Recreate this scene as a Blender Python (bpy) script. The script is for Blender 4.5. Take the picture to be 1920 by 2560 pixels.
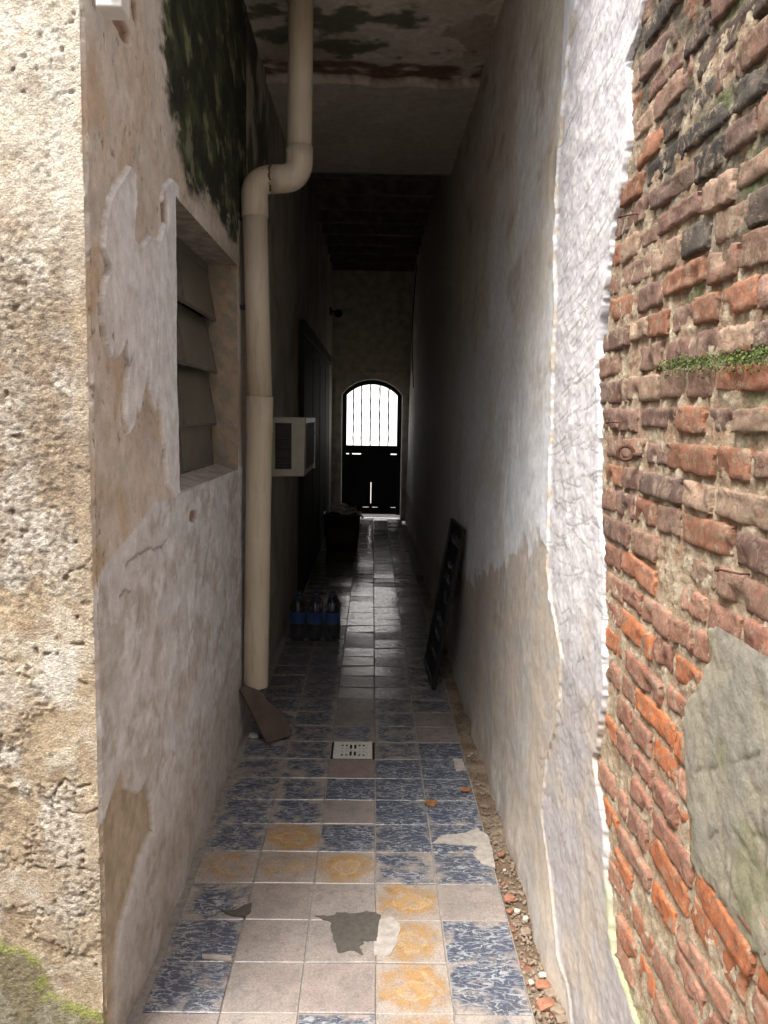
import bpy, bmesh, math, random
import numpy as np
from mathutils import Vector, Matrix

for o in list(bpy.data.objects):
    bpy.data.objects.remove(o)
scene = bpy.context.scene
COL = scene.collection
R = math.radians

# ------------------------------------------------------------------ camera
CAM_H, YAW, PITCH, ROLL, FPX = 1.515, 0.0152036, 0.1134167, R(0.9), 2100.0
fwd = Vector((math.sin(YAW)*math.cos(PITCH), math.cos(YAW)*math.cos(PITCH), -math.sin(PITCH)))
rgt = Vector((math.cos(YAW), -math.sin(YAW), 0.0))
upv = rgt.cross(fwd)
r2 = rgt*math.cos(ROLL) + upv*math.sin(ROLL)
u2 = upv*math.cos(ROLL) - rgt*math.sin(ROLL)
cd = bpy.data.cameras.new('camera')
cam = bpy.data.objects.new('camera', cd)
COL.objects.link(cam)
mw = Matrix((r2, u2, -fwd)).transposed().to_4x4()
mw.translation = (0, 0, CAM_H)
cam.matrix_world = mw
cd.sensor_fit = 'VERTICAL'
cd.sensor_height = 36.0
cd.lens = FPX/2560*36.0
cd.clip_start = 0.02
cd.clip_end = 3000
scene.camera = cam
scene.render.resolution_x, scene.render.resolution_y = 768, 1024

# ------------------------------------------------------------------ light
SUN = Vector((-0.95, -1.0, 2.45)).normalized()          # towards the sun
world = bpy.data.worlds.new('World')
scene.world = world
world.use_nodes = True
wn = world.node_tree
bg = wn.nodes['Background']
sky = wn.nodes.new('ShaderNodeTexSky')
sky.sky_type = 'NISHITA'
sky.sun_disc = False
sky.sun_elevation = math.asin(SUN.z)
sky.sun_rotation = math.atan2(SUN.x, SUN.y)
sky.air_density = 1.0
sky.dust_density = 3.5
sky.ozone_density = 1.0
hsv = wn.nodes.new('ShaderNodeHueSaturation')      # thin white overcast: the same sky, less blue
hsv.inputs['Saturation'].default_value = 0.4
wn.links.new(sky.outputs[0], hsv.inputs['Color'])
wn.links.new(hsv.outputs[0], bg.inputs[0])
bg.inputs[1].default_value = 0.15
sd = bpy.data.lights.new('sun', 'SUN')
sd.energy = 1.5
sd.angle = R(24)
sd.color = (1.0, 0.965, 0.915)
sun = bpy.data.objects.new('sun', sd)
COL.objects.link(sun)
sun.rotation_euler = SUN.to_track_quat('Z', 'Y').to_euler()
sun.location = (-3, -4, 9)
vs = scene.view_settings
vs.view_transform = 'Standard'
vs.look = 'None'
vs.gamma = 1.0
vs.exposure = 1.8
vs.use_curve_mapping = False
scene.cycles.max_bounces = 10
scene.cycles.diffuse_bounces = 6
scene.cycles.use_denoising = True
scene.cycles.sample_clamp_indirect = 8.0

# ------------------------------------------------------------------ pixel -> place (photo pixels, 1920 x 2560)
def ray(u, v):
    x, y = u-960.0, v-1280.0
    return r2*x - u2*y + fwd*FPX
ORI = Vector((0, 0, CAM_H))
XL = -0.600
XR0, XRS = 0.520, 0.012
def xr(z): return XR0 + XRS*z
def on_floor(u, v, z=0.0):
    d = ray(u, v); return ORI + d*((z-CAM_H)/d.z)
def on_left(u, v, x=XL):
    d = ray(u, v); return ORI + d*(x/d.x)
def on_right(u, v, off=0.0):
    d = ray(u, v); return ORI + d*((XR0+off+XRS*CAM_H)/(d.x-XRS*d.z))
def at_depth(u, v, Y):
    d = ray(u, v); return ORI + d*(Y/d.y)
DS = 1920/1659.0
def PL(pts): return [(p.y, p.z) for p in (on_left(u*DS, v*DS) for u, v in pts)]
def PR(pts, off=0.0): return [(p.y, p.z) for p in (on_right(u*DS, v*DS, off) for u, v in pts)]

# ------------------------------------------------------------------ noise
_rs = np.random.RandomState(7)
_P = np.concatenate([_rs.permutation(256)]*2).astype(np.int32)
_G = np.stack([np.cos(np.linspace(0, 2*np.pi, 256, endpoint=False)), np.sin(np.linspace(0, 2*np.pi, 256, endpoint=False))], 1)
def perlin(x, y, seed=0):
    x = np.asarray(x, dtype=np.float64)+seed*17.31; y = np.asarray(y, dtype=np.float64)+seed*9.77
    xi = np.floor(x).astype(np.int64); yi = np.floor(y).astype(np.int64)
    xf = x-xi; yf = y-yi
    u = xf*xf*xf*(xf*(xf*6-15)+10); v = yf*yf*yf*(yf*(yf*6-15)+10)
    def g(ix, iy, dx, dy):
        h = _P[(_P[ix & 255]+iy) & 255]; gg = _G[h]
        return gg[..., 0]*dx+gg[..., 1]*dy
    a = g(xi, yi, xf, yf); b = g(xi+1, yi, xf-1, yf); c = g(xi, yi+1, xf, yf-1); d = g(xi+1, yi+1, xf-1, yf-1)
    return ((a*(1-u)+b*u)*(1-v)+(c*(1-u)+d*u)*v)*1.5
def fbm(x, y, octv=4, seed=0, gain=0.5):
    s = 0.0; a = 1.0; n = 0.0
    for i in range(octv):
        s = s+a*perlin(x*2**i, y*2**i, seed+i); n += a; a *= gain
    return s/n
def sstep(a, b, x):
    t = np.clip((x-a)/(b-a), 0, 1); return t*t*(3-2*t)
def sdf(px, py, poly):
    """signed distance, positive inside"""
    poly = np.array(poly); n = len(poly)
    d2 = np.full(px.shape, 1e9); ins = np.zeros(px.shape, bool)
    for i in range(n):
        ax, ay = poly[i]; bx, by = poly[(i+1) % n]
        ex, ey = bx-ax, by-ay
        wx, wy = px-ax, py-ay
        t = np.clip((wx*ex+wy*ey)/(ex*ex+ey*ey+1e-12), 0, 1)
        d2 = np.minimum(d2, (wx-ex*t)**2+(wy-ey*t)**2)
        c = ((ay > py) != (by > py))
        xx = (bx-ax)*(py-ay)/((by-ay) if abs(by-ay) > 1e-12 else 1e-12)+ax
        ins ^= c & (px < xx)
    d = np.sqrt(d2)
    return np.where(ins, d, -d)
def mixc(a, b, t):
    t = np.asarray(t)[..., None]; return a*(1-t)+np.asarray(b)*t
def C3(shape, c): return np.ones(shape+(3,))*np.array(c)

# ------------------------------------------------------------------ materials
MATS = {}
class Nt:
    def __init__(self, name, rough=0.8):
        m = bpy.data.materials.new(name); m.use_nodes = True
        self.m = m; self.nt = m.node_tree; self.b = self.nt.nodes['Principled BSDF']
        self.b.inputs['Roughness'].default_value = rough
        self.b.inputs['Specular IOR Level'].default_value = 0.3
        MATS[name] = m
    def n(self, t, **kw):
        nd = self.nt.nodes.new('ShaderNode'+t)
        for k, v in kw.items():
            setattr(nd, k, v)
        return nd
    def l(self, a, b): self.nt.links.new(a, b); return self
    def put(self, sock, v):
        if hasattr(v, 'is_linked'): self.nt.links.new(v, sock)
        elif isinstance(v, (tuple, list)) and len(v) == 3 and sock.type == 'RGBA': sock.default_value = (*v, 1)
        else: sock.default_value = v
    def coord(self, rnd=False, space='Object'):
        c = self.n('TexCoord').outputs[space]
        if rnd:
            oi = self.n('ObjectInfo'); mu = self.n('VectorMath', operation='SCALE')
            cb = self.n('CombineXYZ')
            self.l(oi.outputs['Random'], cb.inputs[0]); self.l(oi.outputs['Random'], cb.inputs[1])
            self.l(cb.outputs[0], mu.inputs[0]); mu.inputs['Scale'].default_value = 57.0
            ad = self.n('VectorMath', operation='ADD')
            self.l(c, ad.inputs[0]); self.l(mu.outputs[0], ad.inputs[1]); c = ad.outputs[0]
        return c
    def noise(self, co, scale, detail=4, rough=0.55, dist=0.0):
        t = self.n('TexNoise'); self.l(co, t.inputs['Vector'])
        t.inputs['Scale'].default_value = scale; t.inputs['Detail'].default_value = detail
        t.inputs['Roughness'].default_value = rough; t.inputs['Distortion'].default_value = dist
        return t.outputs['Fac']
    def mapr(self, v, a, b, c=0.0, d=1.0):
        t = self.n('MapRange'); self.put(t.inputs[0], v)
        for i, q in enumerate((a, b, c, d)): t.inputs[i+1].default_value = q
        return t.outputs[0]
    def math(self, op, a, b=0.0, clamp=False):
        t = self.n('Math', operation=op); t.use_clamp = clamp; self.put(t.inputs[0], a); self.put(t.inputs[1], b); return t.outputs[0]
    def mix(self, f, a, b, mode='MIX'):
        t = self.n('Mix', data_type='RGBA', blend_type=mode)
        self.put(t.inputs[0], f); self.put(t.inputs[6], a); self.put(t.inputs[7], b); return t.outputs[2]
    def bump(self, h, strength=0.5, dist=0.003):
        t = self.n('Bump'); self.put(t.inputs['Height'], h); t.inputs['Strength'].default_value = strength; t.inputs['Distance'].default_value = dist
        self.l(t.outputs[0], self.b.inputs['Normal'])
    def base(self, c): self.put(self.b.inputs['Base Color'], c)
    def rough(self, v): self.put(self.b.inputs['Roughness'], v)
    def stretch(self, co, s, rot=(0, 0, 0)):
        t = self.n('Mapping'); self.l(co, t.inputs[0]); t.inputs['Scale'].default_value = s; t.inputs['Rotation'].default_value = rot
        return t.outputs[0]

def plain(name, col, rough=0.6, var=0.25, scale=30, metal=0.0, spec=0.3, bump=0.0):
    k = Nt(name, rough); co = k.coord()
    n = k.noise(co, scale, 5)
    f = k.mapr(n, 0.25, 0.75, 1-var, 1+var)
    c = k.mix(1.0, tuple(col), f, 'MULTIPLY')
    k.base(c); k.b.inputs['Metallic'].default_value = metal; k.b.inputs['Specular IOR Level'].default_value = spec
    k.rough(k.mapr(k.noise(co, scale*2.3, 3), 0.3, 0.7, max(0.03, rough-0.1), min(1, rough+0.1)))
    if bump: k.bump(k.noise(co, scale*6, 4), 0.4, bump)
    return k.m

def attr_mat(name, rough=0.9, var=0.22, s1=45, s2=260, bump=0.0025, bstr=0.6):
    k = Nt(name, rough); co = k.coord()
    at = k.n('Attribute'); at.attribute_name = 'col'
    f = k.math('MULTIPLY', k.mapr(k.noise(co, s1, 6, 0.65), 0.3, 0.7, 1-var, 1+var), k.mapr(k.noise(co, s2, 4, 0.7), 0.3, 0.7, 1-var*0.8, 1+var*0.8))
    k.base(k.mix(1.0, at.outputs['Color'], f, 'MULTIPLY'))
    h = k.math('ADD', k.noise(co, s2*0.8, 5, 0.7), k.noise(co, s1*1.6, 5, 0.6))
    k.bump(h, bstr, bump)
    return k.m
attr_mat('plaster', 0.87, 0.17, 24, 230, 0.0028, 0.6)
attr_mat('rough_render', 0.95, 0.30, 60, 240, 0.006, 0.9)
attr_mat('scratch_plaster', 0.9, 0.10, 40, 280, 0.0018, 0.4)
attr_mat('mortar', 0.95, 0.32, 70, 300, 0.006, 0.9)
attr_mat('cement', 0.9, 0.2, 40, 220, 0.003, 0.6)
attr_mat('dirt', 0.97, 0.35, 70, 300, 0.006, 1.0)

def brick_mat():
    k = Nt('brick', 0.92); co = k.coord(True)
    oi = k.n('ObjectInfo')
    f = k.math('MULTIPLY', k.mapr(k.noise(co, 26, 5, 0.65), 0.28, 0.72, 0.6, 1.4), k.mapr(k.noise(co, 150, 4, 0.7), 0.3, 0.7, 0.75, 1.25))
    c = k.mix(1.0, oi.outputs['Color'], f, 'MULTIPLY')
    # fresh orange chips, lime smear and soot with shapes of their own
    chip = k.mapr(k.noise(co, 34, 3, 0.6, 0.4), 0.61, 0.66)
    sr = k.n('SeparateColor'); k.l(oi.outputs['Color'], sr.inputs[0])
    c = k.mix(k.math('MULTIPLY', k.math('MULTIPLY', chip, 0.7), k.mapr(sr.outputs[0], 0.12, 0.3)), c, (0.36, 0.115, 0.05))
    lime = k.mapr(k.noise(co, 26, 7, 0.8, 0.8), 0.51, 0.62)
    c = k.mix(k.math('MULTIPLY', lime, 0.8), c, (0.40, 0.315, 0.225))
    soot = k.mapr(k.noise(co, 17, 5, 0.7), 0.58, 0.70)
    c = k.mix(k.math('MULTIPLY', soot, 0.4), c, (0.045, 0.04, 0.036))
    k.base(c)
    k.bump(k.math('ADD', k.noise(co, 170, 5, 0.7), k.math('MULTIPLY', lime, 0.6)), 0.8, 0.004)
brick_mat()

def tile_mat(name, kind):
    k = Nt(name, 0.5); co0 = k.coord(); co = k.coord(True)
    oi = k.n('ObjectInfo'); sep = k.n('SeparateColor'); k.l(oi.outputs['Color'], sep.inputs[0])
    wear, dirt = sep.outputs[0], sep.outputs[1]
    sx = k.n('SeparateXYZ'); k.l(co0, sx.inputs[0])
    ax = k.math('ABSOLUTE', sx.outputs[0]); ay = k.math('ABSOLUTE', sx.outputs[1])
    mx = k.math('MAXIMUM', ax, ay)
    edge = k.mapr(mx, 0.060, 0.099)
    n14 = k.noise(co, 13, 5, 0.6, 0.5)
    n60 = k.noise(co, 60, 5, 0.65)
    dust = k.mix(k.mapr(k.noise(co, 22, 4), 0.35, 0.65), (0.40, 0.345, 0.30), (0.31, 0.27, 0.245))
    if kind == 'blue':
        st = k.stretch(co, (1.0, 2.7, 1.0), (0, 0, R(38)))
        la = k.math('ABSOLUTE', k.math('SUBTRACT', k.noise(st, 22, 2, 0.45, 0.5), 0.5))
        lb = k.math('ABSOLUTE', k.math('SUBTRACT', k.noise(k.stretch(co, (2.2, 1.0, 1.0), (0, 0, R(25))), 44, 2, 0.5, 0.4), 0.5))
        gate_ = k.mapr(k.noise(co, 16, 3), 0.38, 0.58)
        dash = k.math('MAXIMUM', k.math('MULTIPLY', k.mapr(la, 0.055, 0.018), k.mapr(gate_, 0, 1, 0.35, 1.0)), k.math('MULTIPLY', k.mapr(lb, 0.03, 0.010), k.math('MULTIPLY', gate_, 0.5)))
        blue = k.mix(k.mapr(n60, 0.3, 0.7), (0.040, 0.052, 0.085), (0.080, 0.098, 0.142))
        c = k.mix(k.math('MULTIPLY', dash, 0.85), blue, (0.44, 0.45, 0.47))
        w = k.math('ADD', k.math('ADD', k.math('MULTIPLY', k.mapr(edge, 0, 1), 0.16), n14), k.math('MULTIPLY', wear, 0.5))
        wm = k.mapr(w, 0.73, 0.92)
        c = k.mix(wm, c, dust)
        h = k.math('SUBTRACT', k.math('MULTIPLY', n60, 0.3), k.math('MULTIPLY', dash, 0.7))
    elif kind == 'ochre':
        rr = k.math('SQRT', k.math('ADD', k.math('POWER', k.math('DIVIDE', ax, 0.112), 2.0), k.math('POWER', k.math('DIVIDE', ay, 0.105), 2.0)))
        rn = k.math('ADD', rr, k.mapr(n14, 0.3, 0.7, -0.25, 0.25))
        cr = k.n('ValToRGB'); k.l(rn, cr.inputs[0])
        e = cr.color_ramp.elements
        e[0].position = 0.0; e[0].color = (0.44, 0.27, 0.12, 1)
        e[1].position = 1.0; e[1].color = (0.40, 0.34, 0.29, 1)
        for p, q in ((0.33, (0.45, 0.275, 0.115)), (0.42, (0.49, 0.34, 0.18)), (0.52, (0.41, 0.24, 0.095)), (0.72, (0.39, 0.245, 0.12)), (0.88, (0.385, 0.295, 0.215))):
            x = e.new(p); x.color = (*q, 1)
        w = k.mapr(k.math('ADD', k.noise(co, 20, 5, 0.65, 0.4), k.math('MULTIPLY', wear, 0.4)), 0.60, 0.85)
        c = k.mix(w, cr.outputs[0], dust)
        h = n60
    else:
        a = k.mix(k.mapr(n14, 0.3, 0.7), (0.37, 0.32, 0.28), (0.30, 0.255, 0.23))
        c = k.mix(k.mapr(k.noise(co, 9, 4), 0.45, 0.65), a, (0.30, 0.27, 0.245))
        c = k.mix(k.math('MULTIPLY', wear, 0.6), c, (0.30, 0.205, 0.195))
        c = k.mix(k.math('MULTIPLY', k.mapr(k.noise(co, 18, 6, 0.7, 1.2), 0.50, 0.68), 0.55), c, (0.19, 0.165, 0.15))
        c = k.mix(k.math('MULTIPLY', k.mapr(k.math('ADD', edge, k.mapr(n60, 0.3, 0.7, -0.5, 0.5)), 0.75, 1.25), 0.5), c, (0.42, 0.39, 0.35))
        h = n60
    grime = k.mapr(k.noise(co, 30, 5, 0.7, 0.5), 0.52, 0.68)
    c = k.mix(k.math('MULTIPLY', grime, k.math('MULTIPLY', dirt, 0.9)), c, (0.075, 0.068, 0.06))
    c = k.mix(k.math('MULTIPLY', dirt, k.mapr(k.noise(co, 8, 4), 0.3, 0.7, 0.25, 0.8)), c, (0.115, 0.105, 0.092))
    c = k.mix(1.0, c, k.mapr(k.noise(co, 150, 4, 0.7), 0.3, 0.7, 0.75, 1.25), 'MULTIPLY')
    k.base(c)
    k.rough(k.mapr(k.noise(co, 34, 5, 0.65), 0.3, 0.7, 0.08, 0.28))
    k.b.inputs['Specular IOR Level'].default_value = 0.6
    k.bump(k.math('ADD', k.math('MULTIPLY', h, 0.12), k.noise(co, 9, 2)), 0.5, 0.003)
for kk in ('blue', 'ochre', 'beige'):
    tile_mat('tile_'+kk, kk)

plain('concrete', (0.27, 0.25, 0.225), 0.85, 0.3, 14, bump=0.002)
plain('screed', (0.27, 0.245, 0.22), 0.85, 0.35, 40, bump=0.003)
plain('wet_screed', (0.085, 0.075, 0.064), 0.7, 0.25, 60, bump=0.003)
plain('pale_cement', (0.36, 0.325, 0.29), 0.85, 0.28, 40, bump=0.002)
plain('white_wall', (0.84, 0.82, 0.79), 0.9, 0.06, 2)
plain('pale_render', (0.50, 0.44, 0.36), 0.95, 0.2, 5, bump=0.004)
plain('dark_wood', (0.022, 0.018, 0.015), 0.75, 0.4, 18)
plain('beam_wood', (0.17, 0.14, 0.11), 0.8, 0.4, 14)
plain('iron', (0.012, 0.012, 0.013), 0.45, 0.3, 25, metal=0.3)
plain('rust', (0.085, 0.040, 0.025), 0.8, 0.4, 90, bump=0.002)
plain('ac_case', (0.21, 0.20, 0.16), 0.5, 0.12, 20)
plain('ac_dark', (0.02, 0.019, 0.018), 0.6, 0.3, 60)
plain('aluminium', (0.42, 0.41, 0.39), 0.35, 0.15, 40, metal=0.8)
plain('window_iron', (0.13, 0.115, 0.10), 0.7, 0.4, 60, bump=0.001)
plain('drain_grey', (0.62, 0.60, 0.55), 0.5, 0.15, 90)
plain('hole_shade', (0.008, 0.008, 0.008), 0.9, 0.2, 50)  # near black, paints the shade inside holes
plain('crate_plastic', (0.040, 0.018, 0.015), 0.45, 0.2, 12)
plain('rope', (0.55, 0.50, 0.47), 0.85, 0.2, 60)
plain('stick', (0.60, 0.55, 0.48), 0.7, 0.2, 30)
plain('black_board', (0.012, 0.012, 0.013), 0.5, 0.3, 18)
plain('sign_frame', (0.010, 0.009, 0.009), 0.4, 0.3, 18)
plain('chalk', (0.14, 0.145, 0.155), 0.95, 0.3, 120)
plain('slab', (0.095, 0.072, 0.06), 0.75, 0.3, 14, bump=0.003)
plain('bottle_dark', (0.006, 0.005, 0.007), 0.22, 0.1, 10, spec=0.4)
plain('label_blue', (0.012, 0.045, 0.20), 0.35, 0.25, 22)
plain('cap_blue', (0.02, 0.03, 0.07), 0.4, 0.1, 20)
plain('leaf_brown', (0.27, 0.115, 0.045), 0.7, 0.35, 60)
plain('stone_white', (0.52, 0.48, 0.40), 0.85, 0.15, 60, bump=0.002)
plain('stone_brown', (0.25, 0.19, 0.14), 0.9, 0.3, 60, bump=0.003)
plain('stone_brick', (0.30, 0.14, 0.085), 0.9, 0.3, 60, bump=0.003)
plain('white_plastic', (0.62, 0.61, 0.58), 0.5, 0.1, 20)
plain('cable_black', (0.010, 0.010, 0.010), 0.5, 0.1, 20)
def glass_mat():
    k = Nt('frosted_glass', 0.28); co = k.coord()
    k.base(k.mix(k.mapr(k.noise(co, 9, 5), 0.35, 0.65), (0.085, 0.088, 0.075), (0.125, 0.125, 0.10)))
    k.b.inputs['Specular IOR Level'].default_value = 0.5
    k.bump(k.noise(co, 320, 2), 0.25, 0.0008)
glass_mat()
def pvc_mat():
    k = Nt('pvc', 0.42); co = k.coord()
    c = k.mix(k.mapr(k.noise(co, 5, 4), 0.35, 0.65), (0.50, 0.43, 0.325), (0.55, 0.485, 0.385))
    st = k.stretch(co, (1.0, 1.0, 0.12))
    c = k.mix(k.math('MULTIPLY', k.mapr(k.noise(st, 45, 6, 0.75), 0.50, 0.72), 0.5), c, (0.27, 0.20, 0.12))
    k.base(c); k.bump(k.noise(co, 60, 3), 0.1, 0.001)
    k.b.inputs['Specular IOR Level'].default_value = 0.35
pvc_mat()
def film_mat():
    k = Nt('clear_film', 0.12)
    k.base((0.75, 0.78, 0.8)); k.b.inputs['Alpha'].default_value = 0.05
    k.b.inputs['Specular IOR Level'].default_value = 0.6
film_mat()
def moss_mat(name, a, b):
    k = Nt(name, 0.9); co = k.coord(); k.base(k.mix(k.mapr(k.noise(co, 40, 4), 0.35, 0.65), a, b))
moss_mat('moss', (0.05, 0.075, 0.018), (0.13, 0.17, 0.05))

# ------------------------------------------------------------------ object helpers
def tag(o, label=None, cat=None, group=None, kind=None):
    if label: o['label'] = label
    if cat: o['category'] = cat
    if group: o['group'] = group
    if kind: o['kind'] = kind
    return o
def empty(name, loc, label=None, cat=None, group=None, kind=None):
    o = bpy.data.objects.new(name, None); COL.objects.link(o); o.location = loc; o.empty_display_size = 0.1
    return tag(o, label, cat, group, kind)
def link(name, me, mat, parent=None, loc=None):
    o = bpy.data.objects.new(name, me); COL.objects.link(o)
    if mat and not me.materials: me.materials.append(MATS[mat])
    if parent is not None:
        o.parent = parent
        pl = parent.location.copy()
        q = parent.parent
        while q is not None:
            pl += q.location; q = q.parent
        o.location = (Vector(loc) if loc is not None else Vector((0, 0, 0))) - pl
    elif loc is not None:
        o.location = loc
    return o

class MB:
    def __init__(self): self.v = []; self.f = []; self.sm = []
    def add(self, vs_, fs_, smooth=False):
        b = len(self.v); self.v += [tuple(p) for p in vs_]; self.f += [tuple(i+b for i in f) for f in fs_]; self.sm += [smooth]*len(fs_)
        return self
    def box(self, lo, hi):
        x0, y0, z0 = lo; x1, y1, z1 = hi
        vs_ = [(x0, y0, z0), (x1, y0, z0), (x1, y1, z0), (x0, y1, z0), (x0, y0, z1), (x1, y0, z1), (x1, y1, z1), (x0, y1, z1)]
        return self.add(vs_, [(0, 3, 2, 1), (4, 5, 6, 7), (0, 1, 5, 4), (1, 2, 6, 5), (2, 3, 7, 6), (3, 0, 4, 7)])
    def obox(self, c, a, b, d):
        """box about c with half-axis vectors a b d"""
        c, a, b, d = Vector(c), Vector(a), Vector(b), Vector(d)
        vs_ = [c+a*i+b*j+d*k for k in (-1, 1) for i, j in ((-1, -1), (1, -1), (1, 1), (-1, 1))]
        return self.add(vs_, [(0, 3, 2, 1), (4, 5, 6, 7), (0, 1, 5, 4), (1, 2, 6, 5), (2, 3, 7, 6), (3, 0, 4, 7)])
    def tube(self, pts, r, n=12, caps=True):
        pts = [Vector(p) for p in pts]; m = len(pts)
        rs = r if isinstance(r, (list, tuple)) else [r]*m
        vs_ = []; prev = None
        for i, p in enumerate(pts):
            t = (pts[min(i+1, m-1)]-pts[max(i-1, 0)]).normalized()
            if prev is None:
                a = t.orthogonal().normalized()
            else:
                a = (prev-t*prev.dot(t)).normalized()
            prev = a; b = t.cross(a)
            for k in range(n):
                an = 2*math.pi*k/n; vs_.append(p+(a*math.cos(an)+b*math.sin(an))*rs[i])
        fs_ = [(i*n+k, i*n+(k+1) % n, (i+1)*n+(k+1) % n, (i+1)*n+k) for i in range(m-1) for k in range(n)]
        if caps: fs_ += [tuple(range(n-1, -1, -1)), tuple(range((m-1)*n, m*n))]
        return self.add(vs_, fs_, True)
    def lathe(self, prof, c, n=20, caps=True):
        """prof: (r, z) list about the vertical through c"""
        vs_ = [(c[0]+r*math.cos(2*math.pi*k/n), c[1]+r*math.sin(2*math.pi*k/n), c[2]+z) for r, z in prof for k in range(n)]
        m = len(prof)
        fs_ = [(i*n+k, i*n+(k+1) % n, (i+1)*n+(k+1) % n, (i+1)*n+k) for i in range(m-1) for k in range(n)]
        if caps: fs_ += [tuple(range(n-1, -1, -1)), tuple(range((m-1)*n, m*n))]
        return self.add(vs_, fs_, True)
    def prism(self, pts, d):
        """closed outline pts (3d) extruded by vector d"""
        n = len(pts); d = Vector(d); pts = [Vector(p) for p in pts]
        vs_ = pts+[p+d for p in pts]
        return self.add(vs_, [tuple(range(n)), tuple(range(2*n-1, n-1, -1))]+[(i, i+n, (i+1) % n+n, (i+1) % n) for i in range(n)])
    def build(self, name, mat, parent=None, bevel=0.0, seg=2, origin=None):
        me = bpy.data.meshes.new(name)
        off = Vector(origin) if origin is not None else Vector((0, 0, 0))
        me.from_pydata([tuple(Vector(p)-off) for p in self.v], [], self.f)
        for p, s in zip(me.polygons, self.sm): p.use_smooth = s
        bm = bmesh.new(); bm.from_mesh(me)
        bmesh.ops.recalc_face_normals(bm, faces=bm.faces)
        if bevel:
            es = [e for e in bm.edges if len(e.link_faces) == 2 and e.calc_face_angle(0) > 0.6]
            bmesh.ops.bevel(bm, geom=es, offset=bevel, segments=seg, profile=0.5, affect='EDGES', clamp_overlap=True)
        bm.to_mesh(me); bm.free()
        return link(name, me, mat, parent, origin)

def grid(name, P, col, mat, parent=None, keep=None, flip=False):
    """P (nu, nv, 3) points, col (nu, nv, 3) linear base colours"""
    nu, nv = P.shape[:2]
    me = bpy.data.meshes.new(name)
    idx = np.arange(nu*nv).reshape(nu, nv)
    q = np.stack([idx[:-1, :-1], idx[1:, :-1], idx[1:, 1:], idx[:-1, 1:]], -1)
    if flip: q = q[..., ::-1]
    q = q.reshape(-1, 4)
    if keep is not None: q = q[keep[:-1, :-1].reshape(-1)]
    nf = len(q)
    me.vertices.add(nu*nv); me.vertices.foreach_set('co', P.reshape(-1).astype(np.float32))
    me.loops.add(nf*4); me.loops.foreach_set('vertex_index', q.reshape(-1).astype(np.int32))
    me.polygons.add(nf); me.polygons.foreach_set('loop_start', np.arange(0, nf*4, 4, dtype=np.int32))
    me.polygons.foreach_set('use_smooth', np.ones(nf, dtype=bool))
    a = me.color_attributes.new('col', 'FLOAT_COLOR', 'POINT')
    c4 = np.ones((nu*nv, 4), np.float32); c4[:, :3] = np.clip(col.reshape(-1, 3), 0.002, 0.9)
    a.data.foreach_set('color', c4.reshape(-1))
    me.update(); me.validate()
    return link(name, me, mat, parent)
def lin(a, b, step): return np.linspace(a, b, max(2, int(round((b-a)/step))+1))

def carve(us, vv, U, V, lines, depth, wid, seed=0):
    """thin jagged cracks along polylines given in wall coordinates; returns 0..1 mask"""
    out = np.zeros_like(U); rg_ = random.Random(seed)
    for ln in lines:
        pts = [ln[0]]
        for a, b in zip(ln[:-1], ln[1:]):
            L_ = math.hypot(b[0]-a[0], b[1]-a[1]); n_ = max(2, int(L_/0.012))
            for k in range(1, n_+1):
                t_ = k/n_; j_ = 0.0035 if k < n_ else 0
                pts.append((a[0]+(b[0]-a[0])*t_+rg_.uniform(-j_, j_), a[1]+(b[1]-a[1])*t_+rg_.uniform(-j_, j_)))
        for (ax, ay), (bx, by) in zip(pts[:-1], pts[1:]):
            iu = np.where((us > min(ax, bx)-wid*1.5) & (us < max(ax, bx)+wid*1.5))[0]; iv = np.where((vv > min(ay, by)-wid*1.5) & (vv < max(ay, by)+wid*1.5))[0]
            if len(iu) < 1 or len(iv) < 1: continue
            sl = np.s_[iu[0]:iu[-1]+1, iv[0]:iv[-1]+1]
            ex, ez = bx-ax, by-ay; tt = np.clip(((U[sl]-ax)*ex+(V[sl]-ay)*ez)/(ex*ex+ez*ez+1e-12), 0, 1)
            d_ = np.hypot(U[sl]-ax-ex*tt, V[sl]-ay-ez*tt)
            out[sl] = np.maximum(out[sl], sstep(wid*rg_.uniform(0.8, 1.3), wid*0.2, d_))
    return out

Y0 = 1.82           # face of the building, mouth of the passage
YR = 2.10           # the roof over the passage starts a little behind the face
YE = 12.55          # end wall
ZC = 3.35           # ceiling near the mouth
YC = 6.5            # from here the ceiling is higher, on beams
ZC2 = 3.70

# ================================================================== setting
g = MB(); g.add([(-400, -400, -0.12), (400, -400, -0.12), (400, 900, -0.12), (-400, 900, -0.12)], [(0, 1, 2, 3)])
tag(g.build('ground', 'concrete'), kind='structure')

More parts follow.
